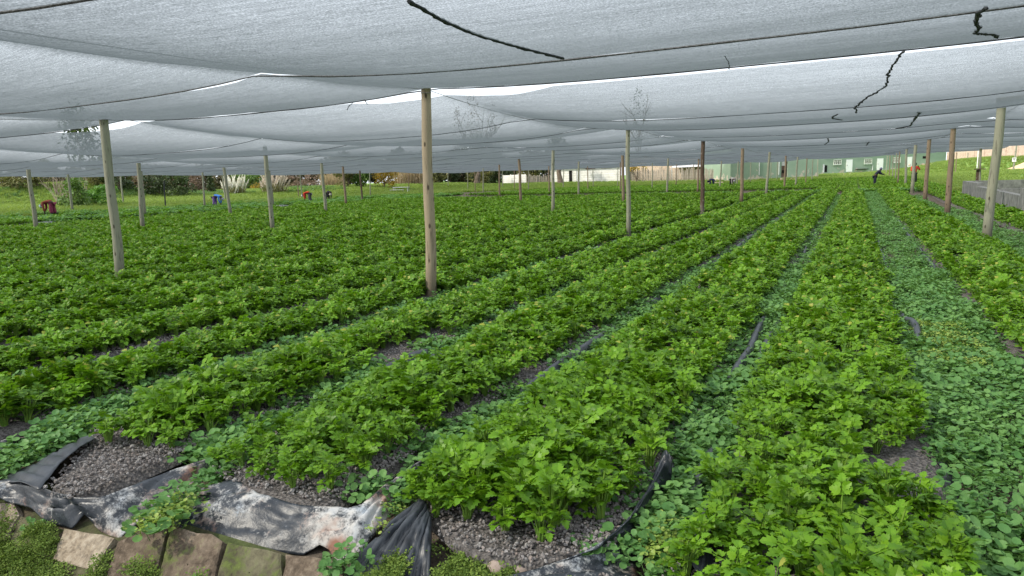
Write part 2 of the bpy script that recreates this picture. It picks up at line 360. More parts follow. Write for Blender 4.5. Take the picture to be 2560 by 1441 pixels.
# beds: centre, half width of crop, front of crop, front of bed, words
def gapx(k): return -0.80-1.37*k
BEDS = [dict(c=4.05, h=.5, y0=3.0, w='bed beside the concrete tank'), dict(c=1.85, h=.58, y0=3.0, w='bed right of the wide weedy path'), dict(c=-.07, h=.51, y0=2.15, w='bed left of the wide weedy path'),
        dict(c=-1.43, h=.51, y0=2.40, w='bed ending above the folded liner'), dict(c=-2.80, h=.48, y0=2.5, w='bed ending at stained liner'),
        dict(c=-4.12, h=.48, y0=2.55, w='bed behind the pale gravel end')]
BEDS[0]['y1'] = 47.3
for k in range(5, 26): BEDS.append(dict(c=-5.55-1.37*(k-5), h=.43, y0=2.2, w='bed at the left side'))
def inframe(x, y, m=60):
    v = np.stack([x, y, np.full(x.shape, .2-CAMZ)], -1); d = v@FW; px = 1280+FPX*(v@RT)/d; py = 720.5-FPX*(v@UP)/d
    return (d > .3) & (px > -m) & (px < 2560+m) & (py < 1441+m*1.5)
P = []
for bi, b in enumerate(BEDS):
    nr = 6
    for row in range(nr):
        x = b['c']-b['h']+.09+(2*b['h']-.18)*row/(nr-1)
        ys = np.arange(b['y0']+rng.uniform(0, .15), b.get('y1', 47.3), .15)
        xx = x+rng.normal(0, .03, ys.size); yy = ys+rng.normal(0, .035, ys.size)
        P.append(np.stack([xx, yy, np.full(ys.size, bi), np.full(ys.size, row)], 1))
x = np.arange(-42, -36, .22)                                    # dark crop at the far left
P = np.concatenate(P)
dens = np.array([mnoise.noise(Vector((a*.9, b*.9, 3))) for a, b in P[:, :2]])
edge = np.abs(P[:, 0]-np.array([BEDS[int(b)]['c'] for b in P[:, 2]]))/.5
P = P[~((dens < -.42) & (edge > .4))]
POSTXY = [(-5.26, 7.89), (-11.44, 7.47), (2.52, 17.16), (-5.29, 17.42), (-5.28, 27.12), (-11.38, 26.62), (-18.07, 17.49), (-25.36, 17.73), (-31.15, 16.92), (2.79, 26.78), (2.89, 36.31), (3, 46.1), (-5.09, 36.1), (-18.4, 38.1), (-11.32, 36.38), (-24.24, 27.12), (-30.73, 26.79), (-18.97, 49.43)]
for qx, qy in POSTXY:
    L_ = math.hypot(qx, qy); ax_, ay_ = -qx/L_, -qy/L_; dx, dy = P[:, 0]-qx, P[:, 1]-qy; al = dx*ax_+dy*ay_; ac = np.abs(-dx*ay_+dy*ax_)
    P = P[~((al > -.12) & (al < min(1.1, .045*L_)) & (ac < .13))]
P = P[~((P[:, 2] == 3) & (P[:, 3] == 5) & (P[:, 1] < 2.75))]; P = P[inframe(P[:, 0], P[:, 1], 140)]
xr, yr = np.meshgrid(np.arange(-43, -36.5, .24), np.arange(8, 20, .24)); ex = np.stack([xr.ravel(), yr.ravel(), np.full(xr.size, 99), np.zeros(xr.size)], 1)
# far block behind the cross path
FB = []
for k in range(-2, 27):
    c = 2.3-1.37*k if k > -2 else 4.6
    for row in range(4):
        ys = np.arange(58.0 if c < -2.5 else 49.3, 88-max(0, (-c-12)*.35), .27); FB.append(np.stack([c-.48+.32*row+rng.normal(0, .04, ys.size), ys+rng.normal(0, .05, ys.size), np.full(ys.size, 99), np.zeros(ys.size)], 1))
FB = np.concatenate([ex]+FB); FB = FB[inframe(FB[:, 0], FB[:, 1], 40)]
dist = np.hypot(P[:, 0], P[:, 1]); order = np.argsort(dist); P = P[order]
NEAR_N = 300
vis = inframe(P[:, 0], P[:, 1], 20); near_i = np.where(vis)[0][:NEAR_N]; nm = np.zeros(len(P), bool); nm[near_i] = True
for i in near_i:
    x, y, bi, row = P[i]; v = rng.integers(0, 6); b = BEDS[int(bi)]
    o = obj('celery_plant', STALK_ME[v]); s = rng.uniform(.85, 1.2)*(.85 if y < b['y0']+.2 else 1)*(1.12-.26*abs(row/5-.5)*2)*(1+.25*mnoise.noise(Vector((x*1.1, y*.9, 6))))*{2: 1.02, 3: 1.2}.get(int(bi), 1.08)
    o.location = (x, y, .05); o.rotation_euler = (rng.normal(0, .07), rng.normal(0, .07), rng.uniform(0, 6.28)); o.scale = (s, s, s*rng.uniform(.9, 1.1))
    rw = ('outer left', 'second left', 'inner left', 'inner right', 'second right', 'outer right')[int(row)]; fb = 'front' if y < b['y0']+.55 else ('middle' if y < b['y0']+1.2 else 'back')
    tag(o, '%s celery plant, %s row, %s' % (fb, rw, b['w']), 'celery plant', 'celery plants, %s part, %s row, %s' % (fb, rw, b['w']))
    for li, M in PLANTS[v][1]:
        c = obj('leaf', LEAF_ME[li], o); c.matrix_local = M
R = P[~nm]; n = len(R); s = rng.uniform(.82, 1.2, n)*(1.12-.3*np.abs(R[:, 3]/5-.5)*2)*(1+.28*np.array([mnoise.noise(Vector((a*1.1, b_*.9, 6))) for a, b_ in R[:, :2]]))*1.12
scatter('celery_rows', np.stack([R[:, 0], R[:, 1], gz(R[:, 0], R[:, 1])+.05], 1), rz_rots(n, .08), np.stack([s, s, s*rng.uniform(.85, 1.12, n)], 1), rng.integers(0, 6, n), CEL, 'long rows of leafy green celery running away under the shade net')
n = len(FB); s = rng.uniform(1.05, 1.4, n)
scatter('celery_far_block', np.stack([FB[:, 0], FB[:, 1], gz(FB[:, 0], FB[:, 1])+.03], 1), rz_rots(n, .1), np.stack([s, s, s], 1), rng.integers(0, 6, n), CEL, 'second block of celery beyond the cross path')

# beds of gravel with liner lips
for bi, b in enumerate(BEDS[:14]):
    c, h = b['c'], b['h']+.06; y0 = b['y0']-.28 if bi not in (5,) else b['y0']-.75; y1 = b.get('y1', 47.5); n = 60
    ys = [y0+(y1-y0)*(k/n)**2 for k in range(n+1)]; vs = []; 
    cols = [c-h, c-h+.05, c-h*.5, c, c+h*.5, c+h-.05, c+h]; zc = [0, .052, .058, .062, .058, .052, 0]
    fr = {5: ([-4.7, -4.33, -3.86, -3.6, -3.45, -3.3], [2.8, 2.5, 1.98, 1.96, 2.1, 2.75]), 4: ([-3.3, -3.01, -2.74, -2.45, -2.2, -2.1], [2.6, 2.42, 2.38, 2.35, 2.45, 2.9]), 3: ([-2.0, -1.85, -1.63, -1.4, -1.13, -.9], [2.7, 2.6, 2.42, 2.3, 2.35, 2.6])}.get(bi)
    for k, y in enumerate(ys):
        for q, z in zip(cols, zc):
            yf = float(np.interp(q, *fr)) if fr else y0+.06*mnoise.noise(Vector((q*5, bi, 0)))
            vs.append((q, yf+(y1-yf)*(k/n)**2, z-(.05 if k == 0 else 0)))
    fs = [(i*7+j, i*7+j+1, (i+1)*7+j+1, (i+1)*7+j) for i in range(n) for j in range(6)]
    for y in []: vs += [(c-h+q, y+.05*mnoise.noise(Vector((q*5, bi, 0)))*(y < y0+.5), z) for q, z in ((0, 0), (.05, .052), (h, .062), (2*h-.05, .052), (2*h, 0))]
    tag(obj('gravel_bed', mesh('gravel_bed', vs, fs, m_gravelbed, True)), 'grey gravel bed under the celery', None, None, 'structure')
LSEG = {3: (6.0, 1.4), 4: (5.6, 1.0), 5: (4.7, .5), 2: (7.4, .5)}
LIPW = {1: 'liner edge showing right of the wide weedy path', 2: 'liner edge along the widest bed', 3: 'long folded liner edge between the two front beds', 4: 'liner edge beside the bed with white stained flap', 5: 'liner edge right of the pale gravel end'}
for bi, b in enumerate(BEDS[:12]):
    if bi == 0: continue
    c, h = b['c'], b['h']; mb = MB()
    for sg in (1, -1):
        y0 = {2: 2.35, 3: 2.75, 4: 2.85, 5: 2.9}.get(bi, 2.6); n = 150; prof = [(.03, .02), (.05, .05), (.07, .065), (.09, .055), (.11, .02), (.13, -.005)]; vs = []
        for k in range(n+1):
            y = y0+(26-y0)*(k/n)**1.7; q = max(.05, .75+1.3*mnoise.noise(Vector((y*.7, c*3, sg)))); sp = LSEG.get(bi) if sg > 0 else None; bo = math.exp(-((y-sp[0])/sp[1])**4) if sp else 0; q += 1.0*bo; sh = .035*mnoise.noise(Vector((y*.8, c*5+9, sg)))
            for (dx, dz) in prof: vs.append((c+sg*(h+dx*(.8+.3*q)+sh+.045*bo), y, dz*q-.02*(1-min(1, q))+.004*mnoise.noise(Vector((y*9, dx*60, c)))))
        m = len(prof); mb.add(vs, [(i*m+j, i*m+j+1, (i+1)*m+j+1, (i+1)*m+j) for i in range(n) for j in range(m-1)])
    o = build(mb, 'plastic_liner_edge', m_liner_clean, None, None, True); sol = o.modifiers.new('thick', 'SOLIDIFY'); sol.thickness = .003
    tag(o, 'black plastic '+LIPW.get(bi, 'liner edge buried in the celery rows at the left'), 'liner edge', 'liner edges along the beds')

# weeds in the paths
def weed_proto(r, n, rad, hmax, ls, mat, name='weed'):
    mb = MB()
    for k in range(n):
        a = r.uniform(0, 6.28); q = rad*math.sqrt(r.random()); h = hmax*r.uniform(.35, 1)*(1-.35*(q/rad)**2); s = ls*r.uniform(.6, 1.2)
        cpos = Vector((q*math.cos(a), q*math.sin(a), h)); M = Matrix.Translation(cpos)@Euler((r.gauss(0, .35), r.gauss(0, .35), r.uniform(0, 6.28))).to_matrix().to_4x4()
        pts = [M@Vector((s*math.cos(w)*(1.0 if j % 2 else .93), s*math.sin(w)*.9, .18*s)) for j, w in enumerate([2*math.pi*t/8 for t in range(8)])]
        mb.add([M@Vector((0, 0, 0))]+pts, [(0, j+1, (j+1) % 8+1) for j in range(8)])
        if k % 3 == 0: mb.tube([(q*.7*math.cos(a), q*.7*math.sin(a), 0), cpos], .0012, 3, 0, False)
    return mb.me(name, mat)
WEED = [weed_proto(rr, 34, .10, h, .017, m_weed) for h in (.075, .09, .065, .105)]
WEED += [weed_proto(rr, 18, .10, .08, .021, m_weed), weed_proto(rr, 46, .09, .05, .010, m_weed)]
WEEDY = [weed_proto(rr, 40, .08, .045, .009, m_weed_yellow) for _ in range(2)]
def strip_pts(x0, x1, y0, y1, dn, thr=-.25, seed=0):
    n = int((x1-x0)*(y1-y0)*dn); x = rng.uniform(x0, x1, n); y = rng.uniform(y0, y1, n)
    k = np.array([mnoise.noise(Vector((a*1.6+seed, b*1.1, seed))) for a, b in zip(x, y)]) > thr; return np.stack([x, y], 1)[k]
def px_pts(poly, dn, thr=-.6, z=0.02, seed=0):
    w = [G(a, b, z) for a, b in poly]; X0, X1 = min(p.x for p in w), max(p.x for p in w); Y0, Y1 = min(p.y for p in w), max(p.y for p in w)
    q = strip_pts(X0, X1, Y0, Y1, dn, thr, seed); ok = np.zeros(len(q), bool); n = len(w)
    for i in range(n):
        a, b = w[i], w[(i+1) % n]
        if abs(a.y-b.y) < 1e-9: continue
        c = ((q[:, 1] < a.y) != (q[:, 1] < b.y)) & (q[:, 0] < (b.x-a.x)*(q[:, 1]-a.y)/(b.y-a.y)+a.x); ok ^= c
    return q[ok]
PP = [strip_pts(.45, 1.24, 1.8, 12, 190, -.9), strip_pts(.45, 1.24, 12, 47, 60, -.9), strip_pts(2.48, 2.95, 3, 14, 170, -.5), strip_pts(2.48, 2.95, 14, 40, 70, -.6), strip_pts(2.9, 3.5, 3, 30, 40, -.1)]
for k in range(16):
    g = gapx(k); wd_ = .14 if k else .20
    PP += [strip_pts(g-wd_-.05, g+wd_+.05, 2.6, 12, 200, (-.6, -.25, -.35, -.35)[k] if k < 4 else 0.0, k), strip_pts(g-wd_, g+wd_, 12, 44, 45, -.30 if k < 5 else .1, k)]
PP += [px_pts([(1625, 1475), (1635, 1330), (1700, 1230), (1700, 1110), (1760, 960), (1860, 960), (1800, 1130), (1770, 1250), (1715, 1350), (1700, 1475)], 260, -.55),
       px_pts([(540, 1175), (560, 1110), (700, 1040), (760, 1060), (640, 1135), (592, 1192), (430, 1285), (400, 1335), (330, 1345), (440, 1262)], 300, -.5, seed=3),
       px_pts([(1078, 1150), (1130, 1080), (1190, 1080), (1100, 1170), (1045, 1240), (940, 1350), (850, 1440), (800, 1440), (850, 1415), (910, 1382), (950, 1325)], 300, -.6, seed=5),
       px_pts([(-120, 1180), (-120, 1150), (60, 1125), (90, 1090), (330, 1000), (420, 1000), (235, 1095), (190, 1112), (85, 1160), (-60, 1235)], 300, -.8, seed=7), strip_pts(-5.6, -4.75, 2.6, 4.4, 120, -.4, 7), strip_pts(-9, -7.6, 7, 14, 40, .05, 2)]
WP = np.concatenate(PP); WP = WP[inframe(WP[:, 0], WP[:, 1], 80)]; n = len(WP)
scatter('path_weeds', np.stack([WP[:, 0], WP[:, 1], gz(WP[:, 0], WP[:, 1])+rng.uniform(-.005, .02, n)], 1), rz_rots(n, .12), rng.uniform(.6, 1.4, n)*(1+.4*np.array([mnoise.noise(Vector((a*1.3, b*1.3, 9))) for a, b in WP])), rng.choice(6, n, p=[.2, .2, .15, .15, .12, .18]), WEED, 'low round-leaved weeds filling the paths between the beds')
YP = np.concatenate([strip_pts(.55, 1.05, 6.3, 7.9, 90, -.05, 2.5), px_pts([(1610, 1450), (1625, 1350), (1700, 1330), (1700, 1450)], 300, -.1), px_pts([(985, 1300), (1020, 1270), (930, 1380), (870, 1430)], 350, -.2), px_pts([(440, 1290), (545, 1215), (590, 1200), (400, 1345), (330, 1350)], 500, -.1), px_pts([(1090, 1380), (1190, 1360), (1160, 1450), (1060, 1450)], 300, 0)])
n = len(YP); scatter('pale_weeds', np.stack([YP[:, 0], YP[:, 1], np.full(n, .06)], 1), rz_rots(n, .2), rng.uniform(.8, 1.3, n), rng.integers(0, 2, n), WEEDY, 'pale yellow-green small weeds in patches on the paths')

# gravel stones
def stone_proto(r):
    vs = []; 
    for z in (-1, 0, 1):
        for k in range(5):
            a = 6.283*k/5+r.uniform(-.3, .3)+z*.5; q = (1 if z == 0 else .55)*r.uniform(.75, 1.15); vs.append((q*math.cos(a)*.011, q*math.sin(a)*.008, z*.0055*r.uniform(.8, 1.2)))
    fs = [tuple(range(5))[::-1], tuple(range(10, 15))]+[(z*5+k, z*5+(k+1) % 5, z*5+5+(k+1) % 5, z*5+5+k) for z in (0, 1) for k in range(5)]
    return mesh('gravel', vs, fs, m_stone)
STONES = [stone_proto(rr) for _ in range(6)]
GP = []
for bi, dn, ya, yb in ((2, 1800, 1.75, 2.7), (3, 2600, 2.33, 3.1), (4, 2800, 2.42, 3.2), (5, 3000, 1.9, 3.4)):
    b = BEDS[bi]; n = int(dn*(yb-ya)*2*(b['h']+.05)); GP.append(np.stack([rng.uniform(b['c']-b['h']-.04, b['c']+b['h']+.05, n), rng.uniform(ya, yb, n), np.full(n, .066)], 1))
for bi in (3, 4, 5, 6, 7): b = BEDS[bi]; n = 3000; GP.append(np.stack([b['c']+b['h']+rng.uniform(-.28, .06, n), 2.6+rng.uniform(0, 1, n)**1.5*5, np.full(n, .063)], 1))
n = 700; GP.append(np.stack([rng.uniform(-1.05, -.55, n), rng.uniform(1.9, 2.5, n), np.full(n, .004)], 1))
GP = np.concatenate(GP)
FR = {5: ([-4.7, -4.33, -3.86, -3.6, -3.45, -3.3], [2.8, 2.5, 1.98, 1.96, 2.1, 2.75], -4.12), 4: ([-3.3, -3.01, -2.74, -2.45, -2.2, -2.1], [2.6, 2.42, 2.38, 2.35, 2.45, 2.9], -2.8), 3: ([-2.0, -1.85, -1.63, -1.4, -1.13, -.9], [2.7, 2.6, 2.42, 2.3, 2.35, 2.6], -1.46)}
keep = np.ones(len(GP), bool)
for k_, (fx, fy, fc) in FR.items():
    m_ = (np.abs(GP[:, 0]-fc) < .6) & (GP[:, 2] > .03); keep &= ~(m_ & (GP[:, 1] < np.interp(GP[:, 0], fx, fy)+rng.uniform(-.05, .02, len(GP))))
GP = GP[keep]; GP = GP[inframe(GP[:, 0], GP[:, 1], 30)]; n = len(GP)
GP[:, 2] += rng.uniform(-.004, .012, n)
scatter('gravel', GP, rz_rots(n, .5), rng.uniform(.4, 1.25, n)**1.0*rng.choice([.8, 1.0, 1.5], n, p=[.5, .38, .12]), rng.integers(0, 6, n), STONES, 'loose grey-brown gravel at the ends of the beds')

# ------------------------------------------------------------------ liner flaps at the bed ends
def resample(poly, n):
    p = [Vector(q) for q in poly]; L = [0]
    for a, b in zip(p, p[1:]): L.append(L[-1]+(b-a).length)
    out = []
    for k in range(n):
        t = L[-1]*k/(n-1); i = max(j for j in range(len(L)) if L[j] <= t+1e-9); i = min(i, len(p)-2)
        out.append(p[i].lerp(p[i+1], (t-L[i])/max(1e-9, L[i+1]-L[i])))
    return out
def flap(top, bot, label, mat, seed, nx=70, ny=22, waves=.02, bulge=.03):
    a = resample([G(*q) for q in top], nx); b = resample([G(*q) for q in bot], nx); vs = []
    for j in range(ny):
        t = j/(ny-1)
        for i in range(nx):
            p = a[i].lerp(b[i], t); s = math.sin(math.pi*t)
            p.z += bulge*s+waves*(t**.7)*(mnoise.noise(Vector((i/nx*9+seed, t*1.2, seed)))+.6*mnoise.noise(Vector((i/nx*19, t*2+seed, seed))))
            p.z += .006*mnoise.noise(Vector((i*.35, j*.5, seed)))-.028*s*(max(0, .35-abs(mnoise.noise(Vector((i/nx*6+t*1.5, t*1.4, seed*1.7)))))**1.5)*5
            vs.append(p)
    fs = [(j*nx+i, j*nx+i+1, (j+1)*nx+i+1, (j+1)*nx+i) for j in range(ny-1) for i in range(nx-1)]
    o = obj('liner_flap', mesh('liner_flap', vs, fs, mat, True)); so = o.modifiers.new('t', 'SOLIDIFY'); so.thickness = .004
    return tag(o, label, 'plastic liner', 'black liner flaps hanging over the bank')
flap([(-60, 1212, .03), (50, 1200, .06), (110, 1222, .066), (180, 1243, .07), (260, 1243, .07), (400, 1188, .072), (500, 1152, .10), (540, 1140, .10)],
     [(-90, 1270, 0), (0, 1242, -.01), (62, 1264, -.04), (100, 1292, -.06), (180, 1320, -.08), (214, 1290, -.03), (250, 1325, -.08), (296, 1352, -.10), (350, 1312, -.05), (440, 1252, -.02), (560, 1175, 0)],
     'black liner flap with pale dust below the pale gravel bed end', m_liner, 2.3, bulge=.02)
flap([(238, 1098, .10), (200, 1118, .12), (150, 1160, .11), (100, 1225, .075)], [(205, 1100, .0), (90, 1158, .0), (20, 1190, .01), (-10, 1215, .0)], 'black liner side standing up along the left of the pale gravel end', m_liner_clean, 3.3, 40, 14, .01, .03)
flap([(560, 1205, .05), (590, 1198, .07), (640, 1232, .065), (740, 1262, .06), (870, 1272, .06), (905, 1262, .07), (960, 1215, .09), (1060, 1150, .09)],
     [(400, 1292, -.02), (420, 1310, -.03), (450, 1322, -.05), (620, 1367, -.08), (758, 1392, -.10), (800, 1362, -.05), (822, 1372, -.06), (850, 1413, -.10), (900, 1382, -.05), (940, 1330, -.01), (1065, 1172, .02)],
     'black liner flap stained white and rust brown at the middle bed end', m_liner_stain, 5.1)
flap([(1035, 1262, .10), (1050, 1250, .14), (1066, 1256, .13), (1078, 1300, .09)], [(850, 1450, -.02), (905, 1470, -.06), (980, 1480, -.06), (1075, 1475, -.05)],
     'creased black liner flap lying below the biggest celery clump', m_liner_clean, 8.7, 50, 26, .03, .03)
flap([(1650, 1150, .15), (1615, 1230, .11), (1565, 1310, .10), (1490, 1375, .085), (1340, 1425, .04), (1190, 1460, .02)], [(1678, 1160, .20), (1680, 1210, .06), (1645, 1260, .0), (1602, 1320, -.02), (1592, 1400, -.03), (1600, 1490, -.04)],
     'thick folded black liner curling down beside the big celery clump', m_liner, 11.2, 60, 24, .03, .06)
flap([(1775, 1240, .10), (1783, 1240, .12), (1792, 1262, .08)], [(1705, 1450, .03), (1722, 1400, .13), (1752, 1440, .09), (1790, 1470, .03)],
     'short rolled liner end at the foot of the widest bed', m_liner_clean, 13.4, 30, 24, .02, .05)
flap([(-40, 1112, .04), (20, 1098, .08), (72, 1092, .08)], [(-40, 1150, .0), (20, 1132, .0), (80, 1108, .0)], 'pale dusty liner end at the left border beside bright weeds', m_liner, 15.5, 20, 10, .01, .02)

# concrete bank below the beds
bank = tag(obj('concrete_bank', mesh('concrete_bank', [(-9, 1.86, -.115), (2.5, 1.86, -.115), (2.5, 1.0, -.86), (-9, 1.0, -.86), (-9, 2.12, -.035), (2.5, 2.12, -.035)], [(3, 2, 1, 0), (0, 1, 5, 4)], m_conc)), 'sloping mossy concrete bank under the bed ends', None, None, 'structure')
def bankpt(px, py, up=0.0):
    v = ray(px, py); n_ = np.array([0, -.655, .756]); q = np.array([0, 1.86, -.115])+n_*up; t = (n_@(q-np.array([0, 0, CAMZ])))/(n_@v); return Vector((v[0]*t, v[1]*t, v[2]*t+CAMZ))
SLABS = [([(-90, 1245), (28, 1258), (44, 1288), (12, 1350), (-90, 1350)], 0), ([(50, 1290), (150, 1322), (120, 1392), (22, 1356)], 1), ([(160, 1322), (282, 1346), (236, 1432), (126, 1398)], 0), ([(292, 1352), (418, 1312), (372, 1500), (250, 1500)], 2),
         ([(428, 1312), (556, 1352), (520, 1500), (382, 1500)], 2), ([(566, 1352), (700, 1385), (704, 1500), (530, 1500)], 1), ([(712, 1385), (840, 1405), (880, 1500), (716, 1500)], 2)]
def rough_slab(name, a, b, mossy_, dark_=(.05, .04, .03)):
    M = NM(name); w = M.world(); n1 = M.noise(w, 5, 7, .7); n2 = M.noise(w, 26, 7, .7); n3 = M.noise(w, 2.3, 4); c = M.ramp(n1, [(.32, dark_), (.45, a), (.7, b)])
    c = M.mix(.55, c, M.ramp(n2, [(.35, dark_), (.5, a), (.72, b)])); g = M.ramp(M.math('ADD', M.math('MULTIPLY', n3, .6), M.math('MULTIPLY', n2, .4)), [(mossy_, (0, 0, 0)), (mossy_+.08, (1, 1, 1))])
    c = M.mix(M.math('MULTIPLY', g, .85), c, M.ramp(n2, [(.35, (.03, .05, .012)), (.7, (.15, .19, .05))])); M.pbr(c, .97, M.bump(M.math('ADD', n1, n2), 1.0, .02), .1); return M.m
m_conc_light = rough_slab('pale_rough_slab', (.32, .26, .19), (.60, .53, .43), .60)
m_slab_brown = rough_slab('brown_rough_slab', (.15, .115, .085), (.42, .34, .26), .55); m_slab_green = rough_slab('mossy_rough_slab', (.14, .13, .08), (.28, .26, .17), .47)
m_unused = simple('brown_weathered_slab', (.10, .075, .055), (.33, .26, .20), 7, .95, .9, .02, .15, (1, 1, .5))
polys = []
for si, (poly, mt) in enumerate(SLABS):
    th = (.016, .006, .011)[mt]; c2 = [bankpt(*p, th) for p in poly]; polys.append([(p.x, p.y) for p in c2]); ctr = sum(c2, Vector())/len(c2); vs = []; N = len(c2); rim = []
    for i in range(N):
        for t in (0, .25, .5, .75): q = c2[i].lerp(c2[(i+1) % N], t); rim.append(q+(q-ctr).normalized()*(.02*mnoise.noise(q*7))+(q-ctr).normalized()*.012*mnoise.noise(q*22))
    M_ = len(rim); nrm = Vector((0, -.655, .756))
    for f, up in ((1.0, -.06), (1.0, -.004), (.93, .0), (.5, .0), (0.02, .0)):
        for q in rim: p = ctr.lerp(q, f); vs.append(p+nrm*(up+.006*mnoise.noise(p*7)+.006*mnoise.noise(p*20)))
    fs = [(a*M_+k, a*M_+(k+1) % M_, (a+1)*M_+(k+1) % M_, (a+1)*M_+k) for a in range(4) for k in range(M_)]
    obj('concrete_slab', mesh('concrete_slab', vs, fs, (m_conc_light, m_slab_green, m_slab_brown)[mt], False), bank)
def inpoly(x, y, P_):
    r = False; n = len(P_)
    for i in range(n):
        a, b = P_[i], P_[(i+1) % n]
        if (a[1] > y) != (b[1] > y) and x < (b[0]-a[0])*(y-a[1])/(b[1]-a[1])+a[0]: r = not r
    return r
MOSS = [weed_proto(rr, 46, .05, .010, .0042, m_moss, 'moss') for _ in range(3)]
mp = []
for _ in range(13000):
    x = rng.uniform(-5, .6); t = rng.uniform(0, .9); y = 1.86-.86*t; ins = [k for k, q in enumerate(polys) if inpoly(x, y, q)]; nv = mnoise.noise(Vector((x*5, t*5, 4)))
    if (not ins and nv > -.3) or (ins and SLABS[ins[0]][1] == 1 and nv > .12) or (ins and nv > .30): mp.append((x, y-.02, -.115-.745*t+(.05 if ins else .012)))
for _ in range(1500):
    x = rng.uniform(-1.75, -1.0); y = rng.uniform(2.0, 2.36)
    if mnoise.noise(Vector((x*6, y*6, 1))) > .0: mp.append((x, y, .01))
n = len(mp); scatter('bank_moss', mp, rz_rots(n, .4), rng.uniform(.6, 1.3, n), rng.integers(0, 3, n), MOSS, 'moss and tiny weeds growing over the concrete bank')
n = 900; xx = rng.uniform(-5, .5, n); tt = rng.uniform(0, 1, n); k = np.array([mnoise.noise(Vector((a*1.7+4, b*3, 8))) for a, b in zip(xx, tt)]) > .22
scatter('bank_weeds', np.stack([xx, 1.86-.86*tt, -.115-.745*tt+.02], 1)[k], rz_rots(k.sum(), .3), rng.uniform(.4, .8, k.sum()), rng.integers(0, 6, k.sum()), WEED, 'round-leaved weeds rooted in joints of the bank')
for i, (px, py, s) in enumerate([(1245, 1425, .05), (1300, 1432, .045), (1340, 1418, .04), (1205, 1410, .035), (1390, 1425, .035)]):
    p = G(px, py, .0); mb = MB(); rs = random.Random(i)
    vs = []; 
    for z, q in ((0, .9), (.35, 1), (.75, .8), (1, .35)):
        for kk in range(9): a = 6.283*kk/9; g_ = q*rs.uniform(.8, 1.15); vs.append((math.cos(a)*g_*s*1.3, math.sin(a)*g_*s, z*s*.9))
    mb.add(vs, [(z*9+kk, z*9+(kk+1) % 9, z*9+9+(kk+1) % 9, z*9+9+kk) for z in range(3) for kk in range(9)]+[tuple(range(27, 36))])
    o = build(mb, 'rubble_stone', m_rock, None, p, True); o.rotation_euler.z = rs.uniform(0, 3)
    tag(o, ['pinkish rubble stone below the big celery clump', 'second pinkish stone beside the first, near the liner', 'small pale stone half under yellow weeds', 'leftmost small stone below the big clump', 'small stone nearest the folded liner'][i], 'stone', 'stones at the end of the bed')

# ------------------------------------------------------------------ shade net
ROWY = [-5.0, 7.95, 17.35, 27.0, 36.6, 47.5, 58.5, 68.5, 78.0, 88.0, 98.0]
COLX = [-62, -55.5, -46.5, -38.3, -31.5, -25.2, -18.6, -11.45, -5.2, 3.0, 12.5, 22]
bayr = random.Random(11)
BAY = {(i, j): (bayr.uniform(.06, .13), bayr.uniform(.12, .24)) for i in range(len(COLX)) for j in range(len(ROWY))}
for i in range(len(COLX)): BAY[(i, 0)] = (.10, .26); BAY[(i, 1)] = (.10, .28)
BAY[(7, 0)] = (.05, .16)
def netz(x, y):
    x = np.asarray(x, float); y = np.asarray(y, float); i = np.clip(np.searchsorted(COLX, x)-1, 0, len(COLX)-2); j = np.clip(np.searchsorted(ROWY, y)-1, 0, len(ROWY)-2)
    cx = np.array(COLX); ry = np.array(ROWY); u = np.clip((x-cx[i])/(cx[i+1]-cx[i]), 0, 1); v = np.clip((y-ry[j])/(ry[j+1]-ry[j]), 0, 1)
    A = np.array([[BAY[(a, b)][0] for b in range(len(ROWY))] for a in range(len(COLX))])[i, j]; B = np.array([[BAY[(a, b)][1] for b in range(len(ROWY))] for a in range(len(COLX))])[i, j]
    sx = 1-np.abs(2*u-1)**3; sv = 1-np.abs(2*v-1)**2.2
    return 2.87-.10*sx-sv*(B*.75+(B*.25+A-.07)*sx)
def netzz(x, y): return float(netz(x, y))+gz1(x, y)*.9
def netx1(y): return float(np.interp(y, [0, 55, 58, 66, 75, 85, 98], [22, 15, 10.5, 8, 6, 4.5, 4.2]))
net = empty('shade_net', (0, 0, 2.87)); tag(net, 'grey shade net of stitched strips sagging between the timber posts over the whole field', 'shade net')
seams = [-5.0, -1.3, 2.05, 5.25]+[ROWY[k]+(ROWY[k+1]-ROWY[k])*f for k in range(1, 10) for f in (0, .33, .665)]+[98.0]
def lens(x, c, w, a): return a*max(0, 1-((x-c)/w)**2)
def gap_after(k, x):           # opening left between strip k and the next one
    y = seams[k]
    if abs(y-7.95) < .01: return .03*(x < -9.5)+.06*(-9.5 <= x < -6)+(.14*(x > -4.8) if x > -4.8 else 0)*min(1, (x+5.2)/1.2)+lens(x, -5.0, 1.6, .5)+lens(x, -12.2, 1.5, .35)+.02*mnoise.noise(Vector((x*2, 0, 0)))
    if abs(y-5.25) < .01: return lens(x, -6.35, .85, .13)+lens(x, -9.0, .2, .03)
    if abs(y-17.35) < .01: return lens(x, -7.0, 1.1, .18)+lens(x, -14.5, .7, .15)+lens(x, 1.5, 1.2, .06)
    if abs(y-27) < .01: return lens(x, -13, .8, .2)+lens(x, -22.5, .9, .2)
    return 0
